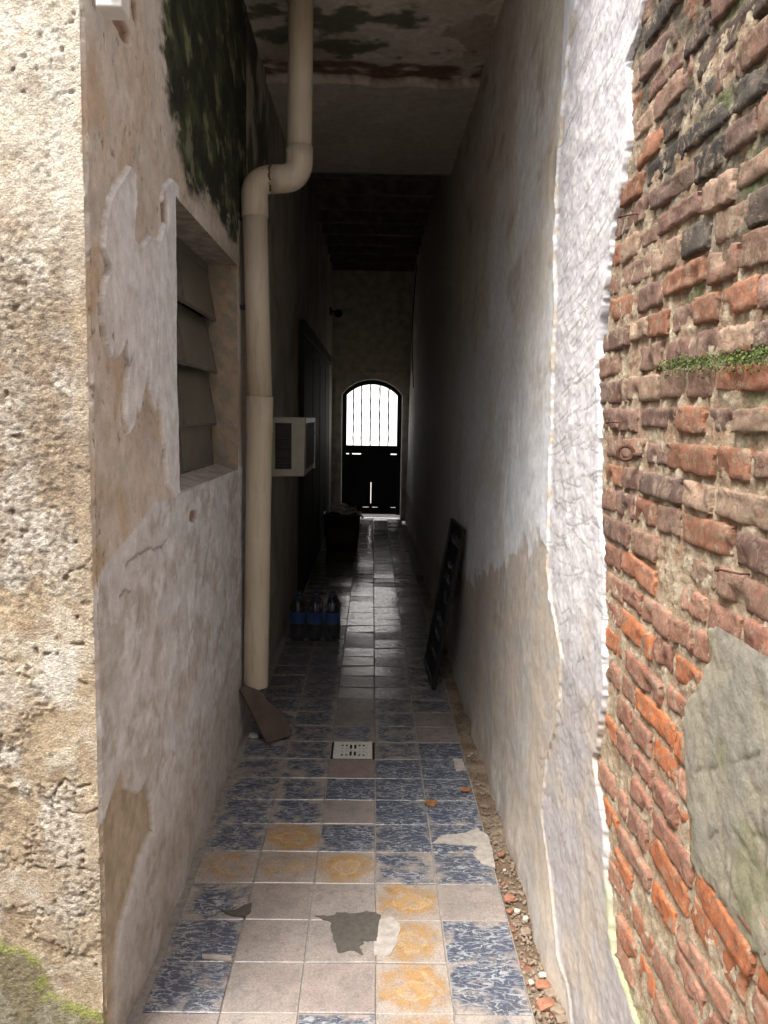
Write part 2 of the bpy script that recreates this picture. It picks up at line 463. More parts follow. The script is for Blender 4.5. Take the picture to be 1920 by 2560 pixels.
# ---- passage floor: mortar bed with every tile on it
floor = empty('passage_floor', (0, 0, 0), kind='structure')
b = MB(); b.box((-2.6, -2.4, -0.115), (0.60, 1.18, -0.012)); b.box((XL-0.02, 1.18, -0.115), (0.434, 12.9, -0.0045))
b.build('mortar_bed', 'screed', floor)
SEAM = [-0.566, -0.367, -0.168, 0.031, 0.231, 0.432]
ROW0 = 1.985
def tile_mesh(seed, w, l):
    rng = random.Random(seed); n = 1
    m = MB(); hx, hy, t = w/2, l/2, 0.018
    def j(a): return a+rng.uniform(-0.0012, 0.0012)
    top = [(j(-hx+.002), j(-hy+.002), 0), (j(hx-.002), j(-hy+.002), 0), (j(hx-.002), j(hy-.002), 0), (j(-hx+.002), j(hy-.002), 0)]
    mid = [(x+(.002 if x > 0 else -.002), y+(.002 if y > 0 else -.002), -0.002) for x, y, z in top]
    bot = [(x, y, -t) for x, y, z in mid]
    m.add(top+mid+bot, [(0, 1, 2, 3)]+[(i, i+4, (i+1) % 4+4, (i+1) % 4) for i in range(4)]+[(i+4, i+8, (i+1) % 4+8, (i+1) % 4+4) for i in range(4)]+[(11, 10, 9, 8)])
    me = bpy.data.meshes.new('tile'); me.from_pydata(m.v, [], m.f); me.update()
    return me
LAY = {  # rows from the mouth inwards, columns left to right: b blue, g greyed blue, o ochre, f faded ochre, e beige, p pink
 -2: 'egboe', -1: 'egbog', 0: 'beeob', 1: 'beeob', 2: 'geeoe', 3: 'fofbb' .replace('fof', 'ffo'), 4: 'bobbb', 5: 'bgebb', 6: 'ggbbb', 7: 'ggpbb', 8: 'ggDgb', 9: 'gggge', 10: 'ggege', 11: 'ggegg', 12: 'ggegg'}
WEAR = {(0, 0): .35, (0, 1): .25, (0, 2): .45, (0, 4): .35, (3, 3): .5, (3, 4): .35, (4, 0): .35, (4, 2): .3, (4, 3): .25, (4, 4): .2, (5, 0): .3, (-1, 2): .42, (-1, 1): .8, (-1, 4): .7, (2, 0): .5, (1, 0): .28, (1, 4): .3, (0, 0): .3}
rng = random.Random(11)
tiles = {}
meshes = {}
for row in range(-3, 53):
    y0 = ROW0+row*0.2
    for c in range(5):
        code = LAY.get(row, 'ggegg' if row < 20 else 'geege')[c]
        if code == 'D': continue
        w = SEAM[c+1]-SEAM[c]-0.0035
        far = row > 12
        key = (code, rng.randrange(6))
        if code in 'bg': mt = 'tile_blue'
        elif code in 'of': mt = 'tile_ochre'
        else: mt = 'tile_beige'
        if key not in meshes:
            me = tile_mesh(hash(key[1])+ord(code), w, 0.1965); me.materials.append(MATS[mt]); meshes[key] = me
        x = (SEAM[c]+SEAM[c+1])/2; y = y0+0.1
        o = link('tile', meshes[key], None, floor, (x, y, rng.uniform(-0.0012, 0.0012)))
        a = 0.004 if row < 10 else 0.019
        o.rotation_euler = (rng.gauss(0, a), rng.gauss(0, a*0.7), rng.choice((0, 2))*math.pi/2+rng.gauss(0, 0.006))
        wv = {'b': 0.16, 'g': 0.48, 'o': 0.32, 'f': 0.62, 'e': 0.15, 'p': 1.0}[code]+rng.uniform(-0.06, 0.06)
        wv = WEAR.get((row, c), wv)
        o.color = (max(0, wv), 0.36 if row < 5 else min(1.0, 0.25+0.08*(row-5)), 0, 1)
        tiles[row, c] = o
# exposed screed where a tile face has broken away, and cement smears: thin pieces of the floor
def patch(name, mat, pts, z):
    q = [on_floor(320+x/1.508, 1800+y/1.508) for x, y in pts]
    m = MB(); m.prism([(p.x, p.y, z) for p in q], (0, 0, -0.0045)); m.build(name, mat, floor)
def ragged(pts, seed, k=4, amp=3.0):
    rg = random.Random(seed); out = []
    for i in range(len(pts)):
        a, b_ = pts[i], pts[(i+1) % len(pts)]
        for j in range(k):
            t = j/k; out.append((a[0]+(b_[0]-a[0])*t+rg.uniform(-amp, amp), a[1]+(b_[1]-a[1])*t+rg.uniform(-amp, amp)))
    return out
patch('exposed_screed', 'wet_screed', ragged([(705, 740), (770, 742), (790, 726), (850, 735), (900, 720), (950, 738), (942, 800), (935, 835), (890, 838), (870, 860), (885, 885), (840, 872), (790, 880), (782, 845), (766, 800), (765, 765)], 3), 0.0034)
patch('exposed_screed', 'wet_screed', ragged([(350, 722), (415, 715), (466, 688), (462, 725), (440, 745), (385, 738)], 4), 0.0034)
patch('cement_smear', 'pale_cement', ragged([(1145, 465), (1180, 440), (1260, 430), (1320, 412), (1360, 440), (1372, 490), (1388, 560), (1330, 545), (1302, 505), (1318, 478), (1240, 470)], 5), 0.0036)
patch('cement_smear', 'pale_cement', ragged([(925, 890), (935, 760), (990, 742), (1030, 780), (1010, 850), (985, 890)], 6), 0.0032)
patch('cement_smear', 'pale_cement', ragged([(1225, 150), (1262, 150), (1275, 190), (1240, 196)], 7), 0.0036)
patch('cement_smear', 'pale_cement', ragged([(280, 885), (390, 893), (392, 912), (280, 900)], 8, 5, 1.5), 0.0036)

# ---- strip of dirt and rubble between the tiles and the right wall
us = lin(1.1, 8.0, 0.008); vv = lin(0.431, 0.535, 0.006)
U, V = np.meshgrid(us, vv, indexing='ij')
hz = -0.012+0.010*fbm(U*14, V*14, 4, 3)+0.007*np.abs(fbm(U*45, V*45, 3, 5))
t = sstep(-0.2, 0.25, fbm(U*9, V*9, 3, 8))
cc = mixc(C3(U.shape, (0.17, 0.12, 0.078)), (0.26, 0.20, 0.14), t)
cc = mixc(cc, (0.30, 0.13, 0.075), sstep(0.15, 0.35, fbm(U*12, V*12, 3, 12))*sstep(3.2, 2.2, U))
tag(grid('dirt_strip', np.stack([V, U, hz], -1), cc, 'dirt', flip=True), 'strip of brown dirt along the foot of the plastered wall', 'dirt', kind='stuff')

# ---- ceiling
ceil = empty('ceiling', (0, 1.85, ZC), kind='structure')
us = lin(YR+0.01, YC, 0.011); vv = lin(XL-0.01, 0.575, 0.011)
U, V = np.meshgrid(us, vv, indexing='ij')
peel = sstep(0.02, 0.07, fbm(U*2.2+0.3*fbm(U*9, V*9, 3, 4), V*2.6, 4, 21))
peel2 = sstep(0.05, 0.09, fbm(U*3.1, V*3.1, 4, 33))
edge_y = 4.82+0.05*fbm(V*5, V*0, 3, 2)
band = sstep(edge_y-0.22, edge_y-0.16, U)*sstep(edge_y+0.01, edge_y-0.01, U)*sstep(-0.3, 0.1, fbm(U*9, V*5, 3, 17)+0.1)
mould = sstep(0.0, 0.3, fbm(U*6, V*6, 5, 41)+0.45-np.hypot((U-4.25)*1.3, V+0.25)*1.1)
c = mixc(C3(U.shape, (0.60, 0.55, 0.47)), (0.33, 0.26, 0.19), peel*0.7)
c = mixc(c, (0.46, 0.44, 0.36), peel2*0.6)
c = mixc(c, (0.13, 0.065, 0.035), band*0.9)
c = mixc(c, (0.055, 0.075, 0.04), mould*0.85)
c = mixc(c, (0.52, 0.48, 0.43), sstep(edge_y, edge_y+0.02, U)*0.7)
z = ZC-0.004*peel-0.003*peel2+0.004*fbm(U*2, V*2, 3, 9)-0.035*sstep(edge_y, edge_y+0.012, U)+0.006*band
grid('painted_plaster', np.stack([V, U, z], -1), c, 'plaster', ceil, flip=False)
m = MB(); m.box((-2.6, YR, ZC+0.012), (0.9, YC, 4.1)); m.box((-2.6, YC, ZC2), (0.9, 13.1, 4.1)); m.box((-0.62, YC, ZC-0.035), (0.58, YC+0.04, ZC2+0.01))
m.build('slab', 'concrete', ceil)
for i in range(10):
    y = 6.95+i*0.58
    m = MB(); m.box((XL-0.01, y, ZC2-0.13), (0.60, y+0.09, ZC2+0.004)); m.build('beam', 'beam_wood', ceil, 0.006)

# ================================================================== left: building face and passage wall
fac = empty('rough_wall', (-0.8, Y0, 0), 'rough sand coloured render wall beside the passage mouth with green algae at its foot', 'wall')
us = lin(-1.05, XL+0.001, 0.0036); vv = lin(-0.02, 2.75, 0.0038)
U, V = np.meshgrid(us, vv, indexing='ij')
def FP(pts): return [(p.x, p.z) for p in (at_depth(u*DS, v*DS, Y0) for u, v in pts)]
big = fbm(U*5, V*5, 4, 2); med = fbm(U*26+1.5*fbm(U*8, V*8, 2, 3), V*34, 4, 6); fin = fbm(U*70, V*100, 2, 9); ridg = 1-np.abs(fbm(U*60, V*80, 3, 14))*2
mid_z = sstep(1.05, 1.32, V+0.12*fbm(U*5, V*5, 3, 4))*sstep(2.02, 1.78, V+0.12*fbm(U*5, V*5, 3, 8))
near = U-(XL)                          # negative to the left
smooth_band = sstep(-0.055, -0.03, near+0.012*fbm(V*7, V*0, 3, 3))
patchy = sstep(-0.05, 0.22, big+0.3*med)
rgh = 0.35+0.65*sstep(-0.15, 0.2, fbm(U*3.5, V*2.5, 3, 12))
h = 0.007*big+rgh*(0.0026*med+0.0020*fin*(0.6+0.8*mid_z)+0.0010*ridg*(1-smooth_band))
layer = sstep(0.08, 0.11, fbm(U*4+0.2*fin, V*3.2, 4, 27))*sstep(1.25, 0.95, V)
h = h*(1-0.55*smooth_band)+0.005*layer
c = mixc(C3(U.shape, (0.50, 0.40, 0.275)), (0.62, 0.55, 0.44), patchy)
c = mixc(c, (0.27, 0.215, 0.17), np.clip(mid_z*(0.35+1.2*np.abs(med))*sstep(0.05, -0.15, fin), 0, 0.8))
c = mixc(c, (0.30, 0.21, 0.14), sstep(0.12, 0.3, fbm(U*16, V*16, 4, 31))*0.6)
c = mixc(c, (0.74, 0.70, 0.62), sstep(0.0, 0.25, fbm(U*7, V*6, 4, 35))*0.85)
c = mixc(c, (0.50, 0.40, 0.28), smooth_band*0.6)
c = mixc(c, (0.52, 0.44, 0.34), layer*0.5)
gp = sdf(U+0.02*fbm(U*12, V*12, 3, 5), V+0.02*fbm(U*12, V*12, 3, 7), FP([(-90, 2010), (0, 2030), (60, 2045), (95, 2080), (110, 2130), (160, 2160), (225, 2190), (225, 2500), (-300, 2500), (-300, 2000)]))
alg = sstep(-0.015, 0.02, gp)
c = mixc(c, (0.20, 0.19, 0.105), alg*0.75)
c = mixc(c, (0.30, 0.33, 0.08), sstep(-0.01, 0.01, gp)*sstep(0.045, 0.012, gp)*sstep(-0.3, 0.1, fbm(U*30, V*30, 3, 19))*0.8)
h = h*(1-0.6*alg)+0.006*alg
# round the arris and let it be chipped
er = np.clip((near+0.006+0.016*fbm(V*16, V*0, 5, 11, 0.65))/0.006, 0, 1)
h = h*(1-er)-0.006*er
pits = sstep(0.38, 0.46, fbm(U*44, V*44, 2, 51))*sstep(0.0, 0.25, big)
h -= 0.006*pits; c = mixc(c, (0.16, 0.11, 0.07), pits*0.7)
ck = carve(us, vv, U, V, [FP(q) for q in ([(150, 1690), (140, 1682), (125, 1700), (112, 1735)], [(150, 1690), (170, 1703), (210, 1694)], [(150, 1752), (185, 1757), (212, 1745)], [(60, 1870), (110, 1880), (150, 1868), (210, 1880)], [(120, 2085), (150, 2060), (200, 2070)], [(170, 1470), (190, 1480), (210, 1468)], [(150, 1235), (185, 1222), (208, 1190)], [(165, 840), (195, 845), (210, 838)], [(170, 1010), (190, 1020), (208, 1012)], [(30, 1960), (70, 1950), (95, 1965)])], 0.006, 0.0042, 3)*sstep(-0.25, 0.15, med)
h -= 0.006*ck; c = mixc(c, (0.15, 0.105, 0.07), ck*0.55)
gran = sstep(0.02, 0.22, fbm(U*62, V*80, 2, 57))*sstep(-0.2, 0.15, fbm(U*4, V*3, 3, 58)+0.5*mid_z-0.1)
c = mixc(c, (0.20, 0.155, 0.12), gran*0.75*(1-smooth_band)); h -= 0.0015*gran*(1-smooth_band)
c = mixc(c, (0.31, 0.25, 0.19), np.clip(mid_z*(0.45+1.0*fbm(U*16, V*20, 4, 59, 0.65)), 0, 0.75))*0.95
c = mixc(c, (0.72, 0.67, 0.57), sstep(1.75, 2.0, V+0.15*fbm(U*6, V*4, 4, 63))*(0.35+0.4*sstep(-0.2, 0.2, fbm(U*12, V*14, 4, 66))))  # paler top: strong light from above painted into the render colour
grid('render_face', np.stack([U, Y0-h, V], -1), c, 'rough_render', fac, flip=False)
m = MB(); m.box((-2.6, Y0-0.003, -0.05), (-1.045, Y0+0.25, 4.6)); m.box((-1.05, Y0+0.006, 2.74), (XL, Y0+0.25, 4.6))
m.box((XL, YR-0.02, ZC+0.002), (0.9, YR+0.2, 4.6))
m.build('plain_render', 'pale_render', fac)

lw = empty('passage_wall', (XL, 2.8, 0), 'passage wall with peeling grey paint film, louvre opening and black green algae above', 'wall')
WY0, WY1, WZ0, WZ1 = 2.585, 3.745, 1.270, 2.155
us = np.concatenate([lin(Y0-0.008, WY0, 0.0048)[:-1], lin(WY0, WY1, 0.0052)[:-1], lin(WY1, 4.05, 0.0055)])
vv = np.concatenate([lin(-0.03, WZ0, 0.0055)[:-1], lin(WZ0, WZ1, 0.0055)[:-1], lin(WZ1, 3.36, 0.0058)])
U, V = np.meshgrid(us, vv, indexing='ij')
wx = 0.012*fbm(U*11, V*11, 4, 61); wz = 0.014*fbm(U*11, V*11, 4, 65)
filmA = PL([(272, 360), (287, 375), (289, 430), (284, 490), (283, 520), (300, 535), (318, 510), (340, 520), (352, 470), (345, 430), (352, 400), (366, 385), (380, 400), (382, 520), (384, 900), (386, 1060), (372, 1075), (356, 1050), (350, 960), (345, 900), (338, 850), (330, 890), (322, 870), (314, 800), (304, 850), (296, 890), (288, 880), (283, 920), (272, 938), (265, 915), (264, 860), (270, 800), (268, 740), (263, 735), (258, 760), (245, 775), (237, 760), (232, 775), (222, 750), (214, 700), (212, 640), (218, 600), (232, 580), (222, 560), (215, 540), (218, 480), (230, 430), (245, 400)])
greyB = PL([(335, 1085), (370, 1072), (386, 1055), (540, 1000), (640, 980), (640, 1500), (530, 1600), (260, 2320), (195, 2500), (196, 1290), (215, 1250), (245, 1190), (290, 1140)])
holeC = PL([(268, 1665), (275, 1705), (300, 1712), (316, 1690), (327, 1735), (332, 1790), (312, 1830), (292, 1900), (264, 2000), (252, 2100), (244, 2260), (205, 2400), (216, 1800), (240, 1730)])
algD = PL([(338, -60), (560, -160), (600, 120), (560, 330), (510, 520), (480, 500), (440, 450), (405, 400), (385, 330), (368, 270), (350, 200), (343, 100)])
dA = sdf(U+wx*0.5, V+wz*0.5, filmA); dB = sdf(U+wx, V+wz, greyB); dC = sdf(U+wx, V+wz, holeC)
dD = sdf(U+0.10*fbm(U*3, V*7, 5, 71, 0.65), V+0.12*fbm(U*3, V*7, 5, 75, 0.65), algD)
fA = sstep(-0.001, 0.002, dA); fB = sstep(-0.004, 0.006, dB); fC = sstep(-0.001, 0.003, dC); fD = sstep(-0.03, 0.06, dD)
wq = 0.35*fbm(U*3, V*4, 3, 80); streak = fbm(U*5+wq*2, V*6+wq, 6, 81, 0.65); trow = fbm(U*6+V*3+wq, V*10-U*2, 6, 85, 0.65); big = fbm(U*2.2, V*2.2, 4, 88); med = fbm(U*13, V*13, 4, 90); fin = fbm(U*60, V*60, 3, 93)
pits = sstep(0.36, 0.44, fbm(U*40, V*34, 2, 95))*sstep(0.0, 0.25, fbm(U*5, V*5, 2, 97)+0.08)*(1-fA)*(1-0.8*fB)
c = mixc(C3(U.shape, (0.48, 0.405, 0.335)), (0.56, 0.50, 0.45), sstep(-0.25, 0.25, big+0.4*med))
c = mixc(c, (0.45, 0.32, 0.20), sstep(0.05, 0.3, fbm(U*7, V*5, 4, 101))*0.6*sstep(2.5, 1.95, U))
c = mixc(c, (0.38, 0.35, 0.33), sstep(0.0, 0.35, streak)*0.4)
gb = mixc(C3(U.shape, (0.57, 0.565, 0.575)), (0.44, 0.41, 0.385), sstep(-0.05, 0.3, streak+0.4*med))
gb = mixc(gb, (0.68, 0.68, 0.70), sstep(0.02, 0.28, trow)*0.8)
gb = mixc(gb, (0.42, 0.345, 0.275), sstep(0.1, 0.35, fbm(U*3, V*4, 5, 105, 0.6))*0.35)
gb = mixc(gb, (0.33, 0.27, 0.21), sstep(0.55, 0.12, V)*0.45)
c = mixc(c, gb, fB)
fl = mixc(C3(U.shape, (0.68, 0.675, 0.69)), (0.59, 0.575, 0.575), sstep(-0.1, 0.3, med+0.5*streak))
c = mixc(c, fl, fA)
c = mixc(c, mixc(C3(U.shape, (0.43, 0.36, 0.28)), (0.36, 0.295, 0.225), sstep(-0.1, 0.3, med)), fC)
stk = sstep(0.10, 0.34, fbm(U*5+V*2, V*6, 6, 111, 0.65))
ad = mixc(C3(U.shape, (0.018, 0.021, 0.014)), (0.05, 0.065, 0.028), sstep(-0.1, 0.3, fbm(U*5, V*8, 5, 115, 0.65)))
ad = mixc(ad, (0.20, 0.20, 0.12), stk*0.8)
c = mixc(c, ad, fD*sstep(-0.30, 0.0, fbm(U*4, V*8, 5, 119, 0.65)+0.6*sstep(0, 0.18, dD)-0.10))
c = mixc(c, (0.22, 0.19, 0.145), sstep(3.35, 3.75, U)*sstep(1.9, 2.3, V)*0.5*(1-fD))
c = mixc(c, (0.10, 0.075, 0.055), pits*0.6)
h = 0.006*big+0.0022*med+0.0012*fin
h += 0.008*fA+0.005*np.exp(-(np.clip(dA, 0, 1)/0.008))*fA
h += fB*(0.0022*trow+0.0018*streak+0.002)
h -= fC*(0.013-0.004*med); h -= 0.0045*pits
h += 0.014*sstep(0.25, 0.0, V)*(0.7+fbm(U*4, V*3, 3, 121))*sstep(Y0, Y0+0.15, U)
# a chipped arris at the mouth
cr = np.clip((Y0+0.004+0.016*fbm(V*16, V*0, 5, 11, 0.65)-U)/0.006, 0, 1)
h = h*(1-cr)-0.005*cr
# hollows: broken plaster by the lintel and under the sill
for (u, v, ru, rz, dp) in ((353, 455, 0.035, 0.055, 0.016), (418, 1113, 0.07, 0.02, 0.015), (237, 735, 0.012, 0.012, 0.004), (262, 52, 0.09, 0.028, 0.014), (292, 30, 0.04, 0.03, 0.012)):
    p = on_left(u*DS, v*DS); q = np.hypot((U-p.y+wx)/ru, (V-p.z+wz)/rz); k_ = sstep(1.05, 0.75, q); h -= dp*k_; c = mixc(c, (0.21, 0.12, 0.07), k_*0.85)
hair = [PL(q) for q in ([(267, 1226), (285, 1205), (310, 1190), (350, 1180), (360, 1165)], [(258, 1290), (268, 1275), (280, 1278)], [(262, 1668), (240, 1730), (222, 1790)], [(325, 1735), (330, 1800)], [(285, 760), (272, 790)], [(300, 1300), (292, 1360), (288, 1420)], [(352, 930), (350, 1010), (345, 1055)], [(222, 1880), (236, 1870)], [(322, 1840), (317, 1870)], [(268, 735), (270, 790), (262, 860)], [(330, 640), (338, 690), (335, 760)], [(420, 1330), (405, 1390), (408, 1450)])]
ck = carve(us, vv, U, V, hair, 0.004, 0.005, 5)
h -= 0.005*ck; c = mixc(c, (0.14, 0.105, 0.08), ck*0.65)
lip = np.exp(-(np.clip(-dA, 0, 1)/0.006))*(1-fA)+np.exp(-(np.abs(dC)/0.005))*(1-fC)
h -= 0.004*np.clip(lip, 0, 1)
inwin = (U > WY0-1e-5) & (U < WY1-1e-5) & (V > WZ0-1e-5) & (V < WZ1-1e-5)
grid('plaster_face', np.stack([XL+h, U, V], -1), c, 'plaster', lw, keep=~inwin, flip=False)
# reveal of the opening: sill, soffit, two jambs, back
XW = XL-0.142
def reveal(name, A, B, col1, col2, seed, nu=40, nv=24):
    """A, B corner functions: surface spanned by u 0..1 (along) and v 0..1 (into the wall)"""
    s = np.linspace(0, 1, nu); t_ = np.linspace(0, 1, nv)
    S, T = np.meshgrid(s, t_, indexing='ij')
    P = A(S, T)
    n1 = fbm(P[..., 1]*14+P[..., 2]*9, P[..., 0]*14+P[..., 2]*7, 4, seed)
    cl = mixc(C3(S.shape, col1), col2, sstep(-0.2, 0.25, n1))
    P = P+np.array(B)*((0.004*n1)*sstep(0, 0.06, S)*sstep(1, 0.94, S)*sstep(0, .08, T))[..., None]
    return grid(name, P, cl, 'plaster', lw)
xs = lambda T: XL+0.004+(XW-XL-0.004)*T
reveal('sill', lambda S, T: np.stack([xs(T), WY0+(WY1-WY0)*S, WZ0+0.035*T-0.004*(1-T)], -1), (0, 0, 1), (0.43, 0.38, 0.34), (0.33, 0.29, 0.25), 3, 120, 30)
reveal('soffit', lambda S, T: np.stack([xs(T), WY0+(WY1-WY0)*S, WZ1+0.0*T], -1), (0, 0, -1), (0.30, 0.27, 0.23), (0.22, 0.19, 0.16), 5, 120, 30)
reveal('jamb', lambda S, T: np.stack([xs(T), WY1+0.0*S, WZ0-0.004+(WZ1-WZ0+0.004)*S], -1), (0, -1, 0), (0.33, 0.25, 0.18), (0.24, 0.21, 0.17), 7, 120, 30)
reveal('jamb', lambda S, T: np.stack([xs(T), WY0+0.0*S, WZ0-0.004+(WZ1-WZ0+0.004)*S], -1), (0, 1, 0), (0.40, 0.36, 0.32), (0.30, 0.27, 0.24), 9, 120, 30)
m = MB(); m.box((XW-0.08, WY0-0.03, WZ0-0.03), (XW-0.055, WY1+0.03, WZ1+0.03))
for a_, b_ in (((XW-0.06, WY0-0.03, WZ0-0.03), (XW, WY1+0.03, WZ0+0.03)), ((XW-0.06, WY0-0.03, WZ1-0.001), (XW, WY1+0.03, WZ1+0.03)), ((XW-0.06, WY0-0.03, WZ0), (XW, WY0, WZ1)), ((XW-0.06, WY1, WZ0), (XW, WY1+0.03, WZ1))): m.box(a_, b_)
m.build('room_shade', 'hole_shade', lw)  # black panel painting in the darkness of the room behind the slats

# deeper part of the same wall, doorless stretch then dark boarded doors
us = lin(4.05, 12.9, 0.03); vv = lin(-0.03, 3.74, 0.03)
U, V = np.meshgrid(us, vv, indexing='ij')
n1 = fbm(U*2, V*2, 4, 131)
c = mixc(C3(U.shape, (0.46, 0.42, 0.36)), (0.34, 0.31, 0.26), sstep(-0.2, 0.25, n1))
c = mixc(c, (0.55, 0.52, 0.44), sstep(11.05, 11.15, U)*0.8)  # last stretch paler: light from the gate painted into the plaster
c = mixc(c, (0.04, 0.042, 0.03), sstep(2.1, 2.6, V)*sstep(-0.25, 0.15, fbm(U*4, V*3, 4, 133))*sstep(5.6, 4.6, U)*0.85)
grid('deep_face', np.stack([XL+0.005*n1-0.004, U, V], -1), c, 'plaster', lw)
m = MB(); m.box((XL-0.1, 4.02, -0.03), (XL-0.012, 4.07, 3.4)); m.build('render_return', 'pale_render', lw)

# ---- louvre window
win = empty('louvre_window', (XW, 3.16, WZ0+0.03), 'rusty louvre window with olive frosted glass slats set in the left wall', 'window')
m = MB()
m.box((XW+0.002, WY0+0.002, WZ0+0.036), (XW+0.022, WY0+0.03, WZ1-0.002)); m.box((XW+0.002, WY1-0.03, WZ0+0.036), (XW+0.022, WY1-0.002, WZ1-0.002))
m.box((XW+0.002, WY0+0.03, WZ1-0.03), (XW+0.024, WY1-0.03, WZ1-0.002)); m.box((XW+0.002, WY0+0.03, WZ0+0.0365), (XW+0.024, WY1-0.03, WZ0+0.05))
m.build('frame', 'window_iron', win, 0.002)
ym = 3.10
m = MB(); m.box((XW+0.003, ym-0.018, WZ0+0.05), (XW+0.025, ym+0.018, WZ1-0.03)); m.build('mullion', 'window_iron', win, 0.002)
zt = [2.148, 1.925, 1.702, 1.48, 1.305]
tilt = [0.17, 0.20, 0.17, 0.06]
for (ya, yb) in ((ym+0.016, WY1-0.026), (WY0+0.026, ym-0.016)):
    for i in range(4):
        za, zb = zt[i], zt[i+1]-0.012
        hh = (za-zb)/2; an = tilt[i]; zc = (za+zb)/2
        ax = Vector((-math.sin(an), 0, math.cos(an)))
        nrm = Vector((math.cos(an), 0, math.sin(an)))
        m = MB(); m.obox((XW+0.032, (ya+yb)/2, zc), Vector((0, (yb-ya)/2-0.004, 0)), ax*hh, nrm*0.0028)
        pn = m.build('pane', 'frosted_glass', win, 0.001, 1)
        for yy in (ya, yb):
            m = MB(); m.obox((XW+0.030, yy, zc), Vector((0, 0.0045, 0)), ax*(hh+0.004), nrm*0.008); m.build('clip', 'window_iron', pn)
        m = MB(); m.obox(Vector((XW+0.035, (ya+yb)/2, zc))-ax*hh, Vector((0, (yb-ya)/2-0.004, 0)), ax*0.004, nrm*0.005); m.build('edge_bead', 'window_iron', pn)

# ---- dark boarded doors along the deep left wall
dd = empty('boarded_doors', (XL, 8.9, 0), 'row of tall black boarded door leaves along the deep left wall', 'doors')
for i in range(4):
    ya = 6.85+i*1.04
    m = MB(); m.box((XL+0.004, ya+0.03, 0.02), (XL+0.035, ya+1.01, 2.16)); lf = m.build('door_leaf', 'dark_wood', dd, 0.004)
    for k in range(5):
        yk = ya+0.05+k*0.19
        m = MB(); m.box((XL+0.034, yk, 0.16), (XL+0.042, yk+0.175, 2.05)); m.build('board', 'dark_wood', lf, 0.002, 1)
m = MB(); m.box((XL+0.003, 6.82, 2.165), (XL+0.055, 11.06, 2.27)); m.build('lintel', 'dark_wood', dd, 0.004)
m = MB(); m.box((XL+0.012, 6.95, 0.0), (XL+0.028, 8.6, 0.012)); m.build('glint_strip', 'aluminium', dd, 0.002)  # added metal strip standing in for a glint along the wall foot

# ================================================================== right: plastered passage wall and brick wall
rw = empty('passage_wall', (xr(0), 4, 0), 'passage wall of pale painted plaster ending in a white scratched ragged edge', 'wall')
brickedge = PR([(1388, -120), (1384, 0), (1374, 60), (1350, 130), (1355, 300), (1340, 400), (1322, 480), (1312, 560), (1300, 650), (1287, 740), (1284, 830), (1290, 930), (1291, 1000), (1285, 1100), (1298, 1200), (1300, 1400), (1302, 1500), (1295, 1560), (1278, 1640), (1288, 1700), (1303, 1800), (1308, 1950), (1318, 2050), (1345, 2140), (1385, 2260), (1440, 2450)])
scratchedge = PR([(1252, -120), (1246, 0), (1230, 100), (1216, 250), (1204, 400), (1198, 560), (1202, 640), (1196, 800), (1191, 950), (1186, 1060), (1182, 1225), (1192, 1300), (1215, 1420), (1205, 1560), (1180, 1640), (1172, 1760), (1190, 1900), (1210, 2050), (1235, 2200), (1260, 2400)])
def along(edge, z):
    e = sorted((p[1], p[0]) for p in edge); return np.interp(z, [a for a, _ in e], [b_ for _, b_ in e])
us = lin(1.36, 2.62, 0.0038); vv = np.concatenate([lin(-0.03, 2.68, 0.0042)[:-1], lin(2.68, 3.38, 0.012)])
U, V = np.meshgrid(us, vv, indexing='ij')
eb = U-(along(brickedge, V)+0.022*fbm(V*9, U*9, 4, 141)+0.012*fbm(V*38, U*38, 3, 143))
es = U-(along(scratchedge, V)+0.010*fbm(V*10, U*10, 4, 145)+0.004*fbm(V*60, U*40, 3, 147))
big = fbm(U*2.5, V*2.5, 4, 151); med = fbm(U*14, V*14, 4, 153); fin = fbm(U*62, V*62, 3, 155)
smooth = sstep(-0.003, 0.003, es)
